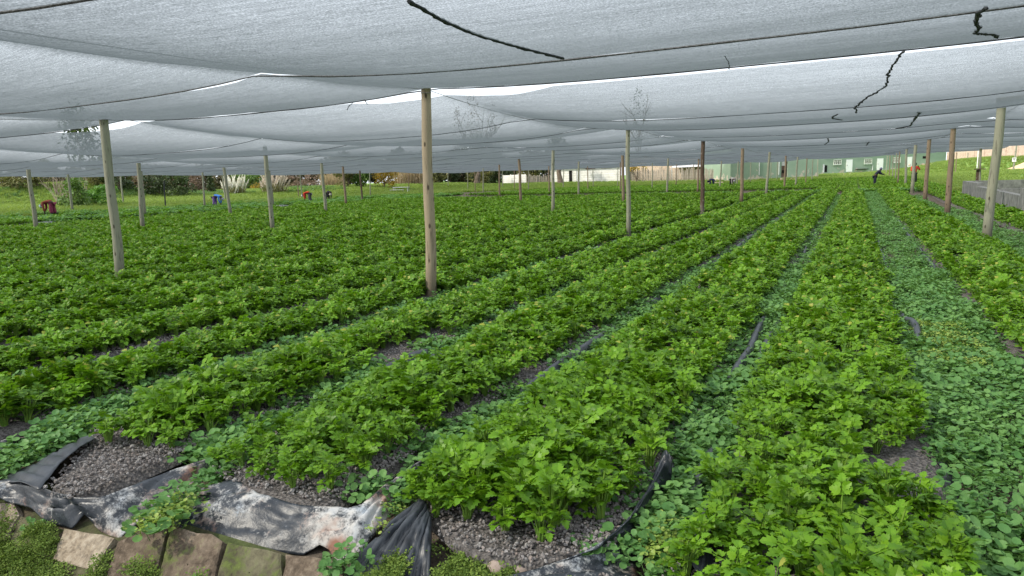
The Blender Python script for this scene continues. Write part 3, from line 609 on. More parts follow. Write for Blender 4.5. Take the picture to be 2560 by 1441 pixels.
for k in range(len(seams)-1):
    y0, y1 = seams[k], seams[k+1]; ny = 11 if y0 < 18 else 8; xe = netx1(y1); step = .22 if y0 < 18 else .4
    xs_ = np.arange(NET_X0-.5, xe+step, step); near = y0 < 18; vs = []
    a = y0+np.array([max(0, gap_after(k, x)) for x in xs_]); 
    Yg = np.stack([a+(y1-a)*t for t in np.linspace(0, 1, ny)], 0); Xg = np.repeat(xs_[None], ny, 0)
    Z = netz(Xg, Yg+1e-4)+gz(Xg, Yg)*.9
    for j in range(ny):
        for i in range(len(xs_)):
            z = Z[j, i]+.012*mnoise.noise(Vector((Xg[j, i]*.5, Yg[j, i]*2.4, k)))-.018*math.sin(math.pi*j/(ny-1))+(.006*mnoise.noise(Vector((Xg[j, i]*3, Yg[j, i]*.5, 7))) if j in (0, ny-1) else 0)
            vs.append((Xg[j, i], Yg[j, i], z))
    nx = len(xs_); fs = [(j*nx+i, j*nx+i+1, (j+1)*nx+i+1, (j+1)*nx+i) for j in range(ny-1) for i in range(nx-1)]
    me = mesh('net_strip', vs, fs, m_net, True); o = obj('net_strip', me, net); o.matrix_parent_inverse = Matrix.Translation((0, 0, -2.87))
    if k:
        mb = MB(); xx = np.arange(NET_X0, xe, .5 if near else 1.2); r = .0085 if y0 < 9 else (.006 if y0 < 20 else .007)
        mb.tube([(x, y0-.005, netzz(x, y0-.01)-.008+.004*mnoise.noise(Vector((x*4, k, 0)))) for x in xx], [r*(1+.5*mnoise.noise(Vector((x*2.3, k, 5)))) for x in xx], 5)
        o = build(mb, 'seam_cord', m_seam if y0 < 6 else m_cord, net); o.matrix_parent_inverse = Matrix.Translation((0, 0, -2.87))
LAB = {3.0: 'thin wire along the right-hand post row', -5.2: 'thin wire running away over the centre post', -11.45: 'thin wire running over the big left post'}
for cx in COLX[1:11]:
    y1 = 98 if cx < 4 else 56; mb = MB(); yy = np.arange(-4, y1, .6)
    mb.tube([(cx, y, netzz(cx, y)-.012) for y in yy], [.0045 if y < 30 else .009 for y in yy], 4)
    tag(build(mb, 'support_wire', m_wire), LAB.get(cx, 'thin wire holding the net over a farther post row'), 'wire', 'wires holding the shade net')
def on_net(px, py):
    v = ray(px, py); 
    t = .5
    while t < 120:
        p = v*t; 
        if p[2]+CAMZ > netzz(p[0], p[1]): break
        t *= 1.004
    return Vector((p[0], p[1], p[2]+CAMZ-.02))
def cord(pts, r, label, jag=0.0, cat='cord'):
    p = [on_net(*q) for q in pts]; q = resample(p, max(12, len(p)*10)); rs = random.Random(int(pts[0][0]))
    q = [a+Vector((rs.gauss(0, jag), rs.gauss(0, jag), rs.gauss(0, jag*.5))) for a in q]; mb = MB(); mb.tube(q, [r*.62*rs.uniform(.75, 1.25) for _ in q], 6)
    tag(build(mb, 'black_cord', m_cord), label, cat, 'black cords lying on the net')
cord([(1020, -8), (1110, 45), (1200, 82), (1300, 112), (1360, 128), (1410, 140)], .016, 'thick black rope slanting across the nearest net to a seam', .002)
cord([(2470, 12), (2445, 25), (2440, 50), (2450, 62), (2440, 76), (2465, 79), (2490, 82), (2490, 88)], .018, 'jagged black cord nearest the top right of the net', .006)
cord([(2258, 122), (2240, 150), (2222, 175), (2218, 193), (2222, 200), (2212, 215), (2170, 238), (2145, 258), (2136, 268), (2142, 272), (2140, 280)], .016, 'long crooked black cord above the right half of the field', .008)
cord([(2095, 283), (2082, 288), (2082, 293), (2105, 297)], .02, 'small curled cord just left of the long crooked one', .004)
cord([(2297, 278), (2285, 300), (2275, 314), (2240, 320)], .03, 'short thick cord beside the right post row, second from the front', .01)
cord([(2070, 345), (2072, 353), (2062, 360)], .03, 'tiny hooked cord high over the field middle right', .005)
cord([(2172, 354), (2166, 362)], .035, 'tiny straight cord right of the hooked one', .005)
cord([(1812, 134), (1822, 150), (1824, 170)], .005, 'loose thread hanging from the bright seam', .003, 'thread')
cord([(884, 252), (872, 262), (868, 272)], .006, 'frayed thread in the gap left of the centre post', .004, 'thread')
cord([(900, 248), (912, 246), (918, 258)], .005, 'curled thread just left of the centre post', .004, 'thread')

# ------------------------------------------------------------------ timber posts
POSTS = [(258,290,302,710,.15,'grey','stout grey-green post nearest at the left, leaning, cracked all along'),(1065,220,1078,748,.145,'tan','tan knotty post standing nearest, in the centre of the field'),(2505,255,2465,608,.175,'grey','thick pale grey post nearest at the right, before the concrete tank wall'),
(1570,320,1571,598,.12,'grey','straight slender grey-green post right behind the centre post'),(1758,350,1755,538,.16,'dark','dark brown post with pale peeling patches'),(1383,368,1382,541,.14,'grey','straight grey post seen before the white precast wall and shed'),
(662,367,682,577,.155,'grey','green-grey post between the two pampas clumps and the centre'),(345,390,357,573,.16,'grey','green-grey post just right of the stout left post'),(68,403,91,574,.17,'grey','leaning grey post farthest left, beside the bending worker in maroon'),
(2384,315,2368,536,.17,'brown','brown crooked post second in the right-hand row'),(2324,343,2312,504,.17,'brown','brown spotted post third in the right-hand row'),(2290,355,2280,481,.18,'grey','green-grey post before the worker in red'),
(2267,365,2263,465,.16,'grey','pale grey post fifth in the right-hand row'),(1857,363,1853,508,.17,'brown','yellow-brown post third behind the slender grey post'),(1297,394,1303,512,.17,'brown','rough brown leaning post before the white precast wall'),
(1556,378,1559,511,.17,'brown','brown post just left of the slender grey post'),(803,398,815,540,.16,'grey','grey-green post hiding part of the worker in black'),(558,408,577,540,.17,'grey','grey-green post right of the worker in blue'),
(857,412,865,518,.16,'brown','grey-brown post right of the worker in black'),(899,420,906,504,.16,'dark','dark post before the yellow shrub'),(1248,407,1249,497,.14,'brown','thin brown post left of the white precast wall'),
(168,423,182,530,.16,'grey','slim grey post right of the worker in maroon'),(351,411,362,537,.16,'grey','thin post almost hidden behind the green-grey left post'),(301,437,309,519,.14,'grey','slim pale post at the net edge near the dark bushes'),
(506,426,512,520,.15,'grey','grey post left of the worker in blue'),(556,434,564,508,.15,'grey','slim post before the white pampas plumes'),(672,418,683,516,.17,'grey','slim post before the pinkish pampas plumes'),
(1447,400,1446,495,.15,'grey','grey post before the shed door'),(1671,389,1667,488,.15,'grey','grey-brown post before the cane fence'),(1747,396,1744,484,.15,'brown','brown post just left of the dark brown peeling post'),
(1925,374,1915,491,.15,'grey','grey leaning post before the left wing of the green building'),(1965,383,1961,473,.15,'brown','thin brown post by the brown door of the green building'),(1995,388,1988,472,.14,'grey','pale slim post just right of the brown door'),
(1804,400,1799,477,.14,'grey','thin grey post between the two crouching workers'),(1846,402,1842,469,.14,'grey','pale thin post right of the grey-clothed crouching worker'),(2452,372,2446,508,.13,'grey','thin pole standing at the concrete tank wall, its foot painted red-brown'),
(2542,360,2531,441,.14,'grey','grey post carrying a small white sign near the sand pile'),(1372,411,1373,489,.12,'brown','thin brown post beside the old tree trunk')]
FARP = [(742,433,747,499,0),(750,427,755,499,0),(924,427,926,496,0),(1020,431,1023,485,0),(1119,428,1121,477,0),(1169,428,1170,480,0),(1187,423,1188,480,0),(1208,415,1208,489,0),(1256,426,1256,475,1),(1286,423,1286,475,1),(1321,418,1321,480,1),(1409,418,1408,475,1),
(1469,414,1470,483,1),(1482,417,1483,470,1),(1545,413,1544,472,1),(1551,405,1551,487,1),(1336,424,1336,465,1),(1631,406,1630,476,2),(1692,407,1690,468,2),(1655,412,1653,460,2),(1698,412,1697,453,2),(1734,412,1733,461,2),(1777,408,1776,454,2),(1877,402,1876,460,3),(1906,402,1904,452,3),(1928,401,1926,455,3),(1944,401,1942,457,3),
(2018,390,2014,462,3),(2033,392,2029,455,3),(2045,395,2043,450,3),(2250,374,2244,463,4),(2242,378,2238,453,4),(2233,383,2231,447,4),(2225,387,2223,445,4),(2219,387,2215,439,4),(2420,382,2417,433,5),(2392,382,2388,440,5)]
FL = ['thin far post standing before the lawn and hedge', 'thin far post standing before the white wall and shed', 'thin far post standing before the cane fence', 'thin far post before the left half of the green building', 'thin far post bunched at the end of the right-hand row', 'thin far post on the grass slope below the brick boundary wall']
def post(a, rad, mat, label, group=None, seed=0, name='timber_post'):
    def rr_(x, y): v = ray(x, y); return v/math.hypot(v[0], v[1])
    t, b = rr_(a[0], a[1]), rr_(a[2], a[3]); d = 2.87/(t[2]-b[2]); B = Vector(b*d)+Vector((0, 0, CAMZ)); T = Vector(t*d)+Vector((0, 0, CAMZ))
    zg = gz1(B.x, B.y); B0 = B+(B-T).normalized()*max(.05, (B.z-zg)+.08); n = 14; mb = MB(); pts = []; rs = []
    for k in range(n+1):
        f = k/n; p = B0.lerp(T, f)-B0; w = math.sin(math.pi*f)*.02
        pts.append(p+Vector((w*mnoise.noise(Vector((f*2, seed, 0)))*2, w*mnoise.noise(Vector((f*2, seed, 5)))*2, 0))); rs.append(rad/2*(1.06-.16*f+.05*mnoise.noise(Vector((f*7, seed, 9)))))
    mb.tube(pts, rs, 12); o = build(mb, name, mat, None, B0, True); tag(o, label, 'post', group)
    if seed < 30:
        q = math.radians; c1 = pts[-1]-(T-B0).normalized()*.07; mb = MB(); r_ = rs[-1]*1.08
        mb.tube([c1+Vector((r_*math.cos(a), r_*math.sin(a), .008*math.sin(a*2))) for a in [6.283*k/14 for k in range(15)]], .004, 4, 0, False)
        mb.tube([c1+Vector((r_, 0, 0)), c1+Vector((r_*.8, 0, .10)), c1+Vector((0, 0, .12)), c1+Vector((-r_*.8, 0, .09)), c1+Vector((-r_, 0, 0))], .004, 4, 0, False); build(mb, 'wire_tie', m_wire, o)
    return o, B0, T
PO = {}
for i, a in enumerate(POSTS): PO[a[0]] = post(a[:4], a[4], m_post[a[5]], a[6], 'timber posts holding the shade net', i)
for i, a in enumerate(FARP): post(a[:4], .11, m_post['grey' if i % 3 else 'brown'], FL[a[4]], FL[a[4]].replace('thin far post', 'thin far posts'), 50+i)
# cross timber on the near right post, foot of the tank pole, small sign
T = PO[2505][2]; mb = MB(); mb.tube([T+Vector((-.1, 0, .03)), T+Vector((1.7, -.2, .10)), T+Vector((3.4, -.4, .06))], .055, 10)
tag(build(mb, 'cross_timber', m_post['tan'], None, None, True), 'round timber rail lying level on top of the nearest right post', 'rail')
m_redpaint = simple('red_brown_paint', (.09, .02, .015), (.20, .06, .04), 8, .7, .3); m_white = simple('white_paint', (.62, .62, .60), (.80, .80, .78), 5, .6, .1)
B0, T = PO[2452][1:]; ax = (T-B0).normalized(); mb = MB(); mb.tube([B0, B0+ax*1.0], .085, 10); o = build(mb, 'painted_foot', m_redpaint, None); o.parent = PO[2452][0]; o.matrix_parent_inverse = Matrix.Translation(-B0)
mb = MB(); mb.box(B0+ax*1.85+Vector((0, -.02, 0)), (.5, .3, .05)); mb.box(B0+ax*1.5+Vector((-.1, 0, 0)), (.12, .12, .7)); o = build(mb, 'bracket', m_post['dark'], None); o.parent = PO[2452][0]; o.matrix_parent_inverse = Matrix.Translation(-B0)
B0, T = PO[2542][1:]; pt = B0.lerp(T, .52); e = empty('small_sign', pt+Vector((-.05, -.1, 0)), YAW*-1+.4); tag(e, 'small white square sign fixed to the grey post near the sand pile', 'sign')
mb = MB(); mb.box((0, 0, 0), (.30, .02, .36)); build(mb, 'board', m_white, e); mb = MB(); mb.box((0, -.014, .09), (.2, .004, .05)); mb.box((0, -.014, -.02), (.13, .004, .06)); build(mb, 'print', m_cord, e)
mb = MB(); p = W(2443, 415, 88); mb.tube([(0, 0, -.3), (0, 0, 2.1)], .06, 8); tag(build(mb, 'white_pole', m_white, None, p), 'bright white pole before the brick boundary wall', 'pole')
mb = MB(); p = W(414, 524, 52); q = W(410, 455, 52); mb.tube([Vector((0, 0, -.1)), q-p], .05, 8); mb.box((q-p)+Vector((0, 0, 0)), (.22, .06, .05)); tag(build(mb, 'metal_stake', m_cord, None, p), 'thin black metal stake before the dark bush', 'stake')

# ------------------------------------------------------------------ concrete tank wall
def prism(poly, z0, z1, name, mat, parent=None):
    n = len(poly); vs = [(x, y, z0) for x, y in poly]+[(x, y, z1) for x, y in poly]
    fs = [tuple(range(n))[::-1], tuple(range(n, 2*n))]+[(i, (i+1) % n, n+(i+1) % n, n+i) for i in range(n)]; return obj(name, mesh(name, vs, fs, mat), parent)
m_tank = NM('stained_concrete'); w = m_tank.world((1.5, 1.5, .7)); n1 = m_tank.noise(w, 2.2, 6, .7); n2 = m_tank.noise(m_tank.world(), 6, 5)
m_tank.pbr(m_tank.mix(.4, m_tank.ramp(n1, [(.3, (.06, .062, .06)), (.5, (.19, .195, .19)), (.7, (.33, .33, .32))]), m_tank.ramp(n2, [(.3, (.07, .075, .07)), (.7, (.28, .28, .27))])), .95, m_tank.bump(n2, .5, .02), .15); m_tank = m_tank.m
tank = empty('concrete_tank', (4.9, 22, 0)); tag(tank, 'grey stained concrete tank standing along the right border of the beds', 'water tank')
Mi = Matrix.Translation((-4.9, -22, 0))
def tprism(*a): o = prism(*a, m_tank, tank); o.matrix_parent_inverse = Mi; return o
pr = W(2490, 470, 25.0).x; tprism([(pr-.55, 8), (pr-.3, 8), (pr+.05, 24.6), (pr-.2, 24.6)], -.2, .49, 'wall')
tprism([(pr-.22, 24.6), (pr+.1, 24.6), (pr+.1, 25.1), (pr-.22, 25.1)], -.2, .89, 'pier')
tprism([(pr-.2, 25.1), (pr, 25.1), (pr+.35, 36.0), (pr+.15, 36.0)], -.2, .66, 'wall'); tprism([(pr+.15, 36.0), (pr+.4, 36.0), (pr+.5, 41.5), (pr+.25, 41.5)], -.2, .80, 'wall')
tprism([(pr+.1, 30.0), (16, 30.0), (16, 30.25), (pr+.1, 30.25)], -.2, .72, 'inner_wall'); tprism([(pr+.45, 41.2), (18, 41.2), (18, 41.5), (pr+.45, 41.5)], -.2, .80, 'inner_wall')

# ------------------------------------------------------------------ far buildings (facades turned square to the rows)
def facade_frame(px0, px1, d0, d1):
    a = W(px0, 440, d0); b = W(px1, 440, d1); ux = Vector((b.x-a.x, b.y-a.y, 0)); L = ux.length; ux.normalize(); return a, ux, L
m_green = NM('peeling_green_paint'); w = m_green.world((1, 1, 1)); n1 = m_green.noise(w, 1.1, 6, .65); z = m_green.n('SeparateXYZ'); m_green.l(m_green.world(), z.inputs[0])
low = m_green.n('MapRange'); m_green.l(z.outputs[2], low.inputs[0]); low.inputs[1].default_value = .2; low.inputs[2].default_value = 2.2; low.inputs[3].default_value = .14; low.inputs[4].default_value = -.12
pe = m_green.ramp(m_green.math('ADD', n1, low.outputs[0]), [(.57, (0, 0, 0)), (.62, (1, 1, 1))]); g1 = m_green.ramp(m_green.noise(w, .3, 3), [(.3, (.21, .29, .21)), (.7, (.29, .37, .28))])
m_green.pbr(m_green.mix(pe, g1, (.50, .44, .36)), .9, None, .15); m_green = m_green.m
def brick_mat(name, c1, c2, mort, s=1.0, kind='Object'):
    M = NM(name); b = M.n('TexBrick'); b.inputs['Scale'].default_value = s; b.inputs['Color1'].default_value = c1+(1,); b.inputs['Color2'].default_value = c2+(1,); b.inputs['Mortar'].default_value = mort+(1,)
    b.inputs['Mortar Size'].default_value = .02; b.inputs['Brick Width'].default_value = .42; b.inputs['Row Height'].default_value = .21
    c = M.n('TexCoord'); mp = M.n('Mapping'); mp.inputs[2].default_value = (math.radians(90), 0, 0); M.l(c.outputs[kind], mp.inputs[0])
    M.l(mp.outputs[0], b.inputs['Vector']); n = M.noise(M.coord(), 1.5, 5); M.pbr(M.mix(.35, b.outputs[0], M.ramp(n, [(.3, (.28, .22, .17)), (.7, (.66, .58, .48))])), .95, None, .1); return M.m
m_brick = brick_mat('pale_block_brick', (.52, .40, .29), (.44, .33, .24), (.26, .20, .15)); m_brick2 = brick_mat('pinkish_block_brick', (.60, .45, .36), (.50, .36, .29), (.38, .29, .24))
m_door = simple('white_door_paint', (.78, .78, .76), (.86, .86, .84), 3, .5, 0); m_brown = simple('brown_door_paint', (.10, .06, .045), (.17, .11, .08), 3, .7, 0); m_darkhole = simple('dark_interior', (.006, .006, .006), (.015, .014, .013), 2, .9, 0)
m_glass = simple('window_glass', (.45, .45, .42), (.62, .58, .55), 2, .15, 0, spec=.6); m_frame = simple('window_frame_cream', (.60, .62, .54), (.70, .72, .64), 4, .6, 0)
m_tin = simple('corrugated_tin', (.42, .43, .44), (.68, .69, .70), 3, .5, .2, .02, .4); m_precast = simple('whitewashed_precast', (.62, .59, .54), (.82, .80, .76), 1.4, .9, .2)
def frame_obj(name, a, ux, z):
    o = empty(name, (a.x, a.y, z), math.atan2(ux.y, ux.x)); return o
def lbox(nm, par, x0, x1, z0, z1, y0, y1, mat, name2=None):
    mb = MB(); mb.box(((x0+x1)/2, (y0+y1)/2, (z0+z1)/2), (x1-x0, y1-y0, z1-z0)); return build(mb, nm, mat, par)
# main green building: px 2047..2360
def px2x(px, a, ux, L, pa, pb): return (px-pa)/(pb-pa)*L
a, ux, L = facade_frame(2040, 2362, 112, 116); zb = gz1(a.x, a.y)-.3; GB = frame_obj('green_building', a, ux, 0)
tag(GB, 'long flat green building with white doors and small windows behind the field', 'building')
X = lambda px: (px-2040)/(2362-2040)*L
Zp = lambda px, py, d=114: float(W(px, py, d).z)
lbox('wall', GB, 0, L, zb-.5, 4.6, 0, 6, m_green); lbox('roof', GB, -.2, L+.3, 4.6, 4.75, -.3, 6.2, m_tin)
def window(par, x0, x1, z0, z1, bars=3):
    f = empty('window', ((x0+x1)/2, -.03, (z0+z1)/2)); f.parent = par; w_, h_ = x1-x0, z1-z0
    mb = MB(); t = .09
    for s in (-1, 1): mb.box((s*(w_/2-t/2), 0, 0), (t, .08, h_)); mb.box((0, 0, s*(h_/2-t/2)), (w_-2*t, .08, t))
    for k in range(1, bars+1): mb.box((-w_/2+w_*k/(bars+1), 0, 0), (.05, .06, h_-2*t))
    mb.box((0, .0, .1), (w_-2*t, .055, .05)); build(mb, 'frame', m_frame, f); mb = MB(); mb.box((0, .035, 0), (w_-2*t, .01, h_-2*t)); build(mb, 'pane', m_glass, f)
    mb = MB(); mb.box((0, -.06, -h_/2-.05), (w_+.1, .16, .1)); build(mb, 'sill', m_green, f)
for p0, p1, q0, q1 in ((2081, 2100, 400, 413), (2156, 2175, 398, 411), (2227, 2246, 394, 408)): window(GB, X(p0), X(p1), Zp(p0, q1), Zp(p0, q0))
lbox('dark_window', GB, X(2302), X(2316), Zp(2302, 397), Zp(2302, 391), -.02, .1, m_darkhole)
for p0, p1, q0, q1 in ((2112, 2127, 400, 430), (2188, 2203, 397, 426), (2258, 2275, 393, 423)):
    d = lbox('door', GB, X(p0), X(p1), Zp(p0, q1), Zp(p0, q0), -.06, .05, m_door); lbox('handle', d, X(p0)+.1, X(p0)+.16, (Zp(p0, q1)+Zp(p0, q0))/2, (Zp(p0, q1)+Zp(p0, q0))/2+.12, -.1, -.06, m_cord)
lbox('dark_doorway', GB, X(2059), X(2066), Zp(2060, 431), Zp(2060, 414), -.03, .1, m_darkhole); lbox('door_frame', GB, X(2056), X(2058.8), Zp(2057, 432), Zp(2057, 412), -.1, .1, m_tin)
lbox('bench', GB, X(2134), X(2163), Zp(2134, 425), Zp(2134, 423), -.5, -.1, m_darkhole); lbox('pipe', GB, X(2176), X(2177.2), Zp(2176, 426), Zp(2176, 413), -.12, -.02, m_white)
# left wing, nearer
a, ux, L = facade_frame(1826, 2046, 92, 93.5); X = lambda px: (px-1826)/(2046-1826)*L; zb = Zp(1830, 452, 92); GW = frame_obj('green_wing', a, ux, 0)
Zp2 = lambda px, py: float(W(px, py, 92.5).z)
tag(GW, 'nearer green building wing with peeling plaster and a brown door', 'building')
x0d, x1d = X(1952), X(1968); zt = 4.6
lbox('wall', GW, 0, x0d, zb-.5, zt, 0, 9, m_green); lbox('wall', GW, x1d, L, zb-.5, zt, 0, 9, m_green); lbox('wall', GW, x0d, x1d, Zp2(1960, 400), zt, 0, 9, m_green); lbox('wall', GW, x0d, x1d, zb-.5, Zp2(1960, 443), 0, 9, m_brick)
d = lbox('door', GW, x0d, x1d, Zp2(1960, 443), Zp2(1960, 400), .25, .35, m_brown); lbox('pane', d, x0d+.15, x0d+.6, Zp2(1955, 415), Zp2(1955, 402), .2, .25, m_glass); lbox('hatch', d, x0d+.22, x0d+.62, Zp2(1955, 433), Zp2(1955, 426), .2, .25, m_darkhole)
lbox('roof', GW, -.1, L+.1, zt, zt+.15, -.3, 9, m_tin)
lbox('pipe', GW, X(1945), X(1946), Zp2(1945, 438), zt, -.1, -.02, m_white); lbox('downpipe', GW, X(1896), X(1897), Zp2(1896, 438), zt, -.1, -.02, m_tin)
# brick building behind the cane fence
a, ux, L = facade_frame(1572, 1826, 112, 100); Zp3 = lambda px, py, d=108: float(W(px, py, d).z); BB = frame_obj('brick_building', a, ux, 0); X = lambda px: (px-1572)/(1826-1572)*L
tag(BB, 'pale block building standing behind the cane fence', 'building'); lbox('wall', BB, 0, L, -.3, 4.4, 0, 5, m_brick); lbox('roof', BB, -.1, L-.1, 4.4, 4.5, -.3, 5, m_tin)
e = frame_obj('lean_to_roof', a, ux, 0); tag(e, 'low white tin lean-to against the block building', 'lean-to')
z1 = Zp3(1700, 416); lbox('front_post', e, X(1702), X(1703), 0, z1-.25, -2.0, -1.9, m_tin); lbox('front_post', e, X(1805), X(1806), 0, z1-.25, -2.0, -1.9, m_tin)
mb = MB(); n = 40; x0, x1 = X(1700), X(1808)
for k in range(n): mb.box((x0+(x1-x0)*(k+.5)/n, -1.1, z1+(.02 if k % 2 else 0)), ((x1-x0)/n, 2.0, .05), M=Matrix.Rotation(.22, 3, 'X'))
build(mb, 'roof_sheet', m_tin, e)
# cane fences
m_cane = simple('dry_cane', (.24, .20, .16), (.46, .41, .35), 3, .95, 0, kind='Object')
def cane(px0, px1, d0, d1, ytop, label, rs):
    a, ux, L = facade_frame(px0, px1, d0, d1); e = frame_obj('cane_fence', a, ux, 0); tag(e, label, 'fence', 'cane fences'); n = int(L/.16); k = 0
    me_ = []
    for v in range(6):
        mb = MB(); h = 1.7+.1*v; mb.tube([(0, 0, 0), (rs.uniform(-.05, .05), rs.uniform(-.05, .05), h)], .055, 5); me_.append(mb.me('cane', m_cane))
    for k in range(n):
        x = L*(k+.5)/n; px = px0+(px1-px0)*x/L; g = e.matrix_basis@Vector((x, 0, 0)); zz = gz1(g.x, g.y)-.05
        c = obj('cane', rs.choice(me_), e, (x+rs.uniform(-.03, .03), rs.uniform(-.05, .05), zz)); c.rotation_euler = (0, rs.uniform(-.04, .04), 0)
        top = float(W(px, ytop(px), d0+(d1-d0)*x/L).z); c.scale = (rs.uniform(.8, 1.4), 1, max(.2, (top-zz)/1.9)*rs.uniform(.93, 1.08))
    lbox('rail', e, 0, L, 1.0, 1.06, .06, .12, m_cane)
rc = random.Random(9)
cane(1578, 1800, 104, 97, lambda p: 423, 'long cane fence before the pale block building', rc)
cane(1316, 1376, 113, 113, lambda p: 440, 'short cane fence between the white precast wall and the old tree', rc)
# white precast wall with separate panels
m_slab = m_precast
a, ux, L = facade_frame(1257, 1316, 113, 111); e = frame_obj('precast_wall', a, ux, 0); tag(e, 'low white precast concrete wall before the dark hedge', 'wall'); z0 = Zp3(1257, 464, 112)
for c in range(3):
    lbox('pillar', e, L*c/3-.06, L*c/3+.06, z0-.2, z0+1.7+.06*c, -.06, .08, m_slab)
    for r in range(5): lbox('panel', e, L*c/3+.07, L*(c+1)/3-.07, z0+.05+.32*r+.03*c, z0+.35+.32*r+.03*c, -.03, .03, m_slab)
# white shed
a, ux, L = facade_frame(1378, 1552, 112, 108); e = frame_obj('white_shed', a, ux, 0); tag(e, 'low white shed of precast panels with two narrow dark doors', 'shed'); X = lambda px: (px-1378)/(1552-1378)*L; Zs = lambda py: float(W(1460, py, 110).z)
z0 = Zs(457); zt = Zs(421)
edges = [1378, 1398, 1424, 1433, 1443, 1453, 1483, 1504, 1540, 1552]
for k in range(len(edges)-1):
    if k == 2: lbox('dark_doorway', e, X(1424.6), X(1432.6), z0, Zs(426), .05, .1, m_darkhole); lbox('lintel', e, X(1424), X(1433), Zs(426)+.02, zt, -.02, .1, m_slab); continue
    if k == 4: lbox('door', e, X(1443), X(1452.5), z0, Zs(426), .0, .06, m_tin); lbox('lintel', e, X(1443), X(1453), Zs(426)+.02, zt, -.02, .1, m_slab); continue
    n = 6
    for r in range(n): lbox('panel', e, X(edges[k])+.03, X(edges[k+1])-.03, z0+(zt-z0)*r/n+.008, z0+(zt-z0)*(r+1)/n-.008, -.02, .08, m_slab)
    lbox('pillar', e, X(edges[k])-.05, X(edges[k])+.025, z0-.3, zt+.02, -.06, .08, m_slab)
lbox('back_wall', e, 0, L, z0-.3, zt, .15, .3, m_darkhole); lbox('roof', e, -.2, L+.2, zt+.03, zt+.12, -.3, 4, m_tin); lbox('fascia', e, X(1466), X(1490), zt-.18, zt-.02, -.12, -.07, m_redpaint); lbox('fascia', e, X(1505), X(1530), zt-.15, zt, -.12, -.07, m_redpaint)
# boundary wall of pinkish block at the right
a, ux, L = facade_frame(2366, 2640, 112, 84); e = frame_obj('boundary_wall', a, ux, 0); tag(e, 'long pinkish block wall above the grass slope at the right', 'wall')
mb = MB(); n = 10
for k in range(n):
    t0, t1 = k/n, (k+1)/n; p0 = 2366+274*(t0+t1)/2; dd = 112-28*(t0+t1)/2; zb = float(W(p0, 408-(p0-2366)*.085, dd).z); zt = float(W(p0, 383-(p0-2366)*.13, dd).z)
    lbox('wall_section', e, L*t0+.02, L*t1-.02, zb-.8, zt, 0, .2, m_brick2); lbox('pier', e, L*t0-.15, L*t0+.018, zb-.8, zt+.05, -.08, .25, m_brick2)
for k in range(14):
    t = .02+k*.05; p0 = 2366+274*t; dd = 110-28*t; g = W(p0, 411-(p0-2366)*.085, dd); mb = MB(); mb.tube([(0, 0, -.4), (0, 0, .25)], .09, 6); tag(build(mb, 'wall_bollard', m_precast, None, g), 'stubby pale block standing at the foot of the pinkish wall', 'stub post', 'stub posts at the foot of the pinkish wall')
# far roofline / dark hill behind the wall, bare hillside left
m_hill = simple('far_hillside', (.16, .12, .09), (.30, .22, .17), .05, .95, 0, kind='Object'); m_roof = simple('dark_tiled_roof', (.05, .04, .035), (.13, .10, .08), 2, .9, .3)
a = W(2380, 380, 125); b = W(2640, 350, 105); ux = Vector((b.x-a.x, b.y-a.y, 0)); L = ux.length; ux.normalize(); e = frame_obj('dark_roofed_house', a, ux, 0); tag(e, 'dark roofed house just showing over the pinkish wall', 'house')
vs = []
for k in range(9):
    t = k/8; zt = float(W(2380+260*t, 377-28*t, 125-20*t).z)+.2*math.sin(k*2.1); vs += [(L*t, 0, zt-1.4), (L*t, 3, zt)]
obj('roof', mesh('roof', vs, [(2*k, 2*k+2, 2*k+3, 2*k+1) for k in range(8)], m_roof), e); lbox('wall', e, 0, L, 0, 3.0, .5, 6, m_brick2)
# sand pile
m_sand = simple('yellow_sand', (.50, .36, .22), (.62, .47, .30), 3, .95, .3, .03); g = W(2572, 424, 72); vs = [(0, 0, 1.25)]; fs = []
for r in range(1, 7):
    for k in range(20): a_ = 6.283*k/20; q = r/6; vs.append((q*2.9*math.cos(a_), q*2.3*math.sin(a_), 1.25*(1-q)**.85*(1+.25*mnoise.noise(Vector((math.cos(a_)*q*2, math.sin(a_)*q*2, 1))))-.1))
fs = [(0, 1+k, 1+(k+1) % 20) for k in range(20)]+[(1+r*20+k, 21+r*20+k, 21+r*20+(k+1) % 20, 1+r*20+(k+1) % 20) for r in range(5) for k in range(20)]
tag(obj('sand_pile', mesh('sand_pile', vs, fs, m_sand, True), None, (g.x, g.y, gz1(g.x, g.y)-.05)), 'heap of yellow sand on the grass slope at the right edge', 'sand pile')
# table on the lawn
g = W(1003, 474, 84); tz = gz1(g.x, g.y); e = empty('garden_table', (g.x, g.y, tz), .3); tag(e, 'pale long table with thin legs standing on the lawn', 'table'); lbox('table_top', e, -1.0, 1.0, .68, .74, -.4, .4, m_tin)
for sx in (-.9, .9):
    for sy in (-.3, .3): lbox('leg', e, sx-.03, sx+.03, -.05, .68, sy-.03, sy+.03, m_tin)
lbox('bench_plank', e, -1.2, .6, .40, .44, -.95, -.7, m_tin)
for sx in (-1.1, .5): lbox('leg', e, sx-.03, sx+.03, -.05, .40, -.86, -.80, m_tin)
for i, (px, py, s) in enumerate([(1960, 445, .5), (2000, 447, .35), (2110, 438, .3), (1800, 455, .4), (2320, 425, .5)]):
    g = W(px, py, 86 if px < 2050 else 100); mb = MB(); rs = random.Random(i+40)
    for k in range(9): mb.box((rs.gauss(0, s*1.6), rs.gauss(0, s), rs.uniform(0, .2)), (rs.uniform(.1, .4), rs.uniform(.1, .3), rs.uniform(.08, .25)), M=Euler((rs.uniform(0, 1), rs.uniform(0, 1), rs.uniform(0, 3))).to_matrix())
    o = build(mb, 'rubble', m_brick, None, (g.x, g.y, gz1(g.x, g.y))); tag(o, 'broken blocks lying below the green building', None, None, 'stuff')

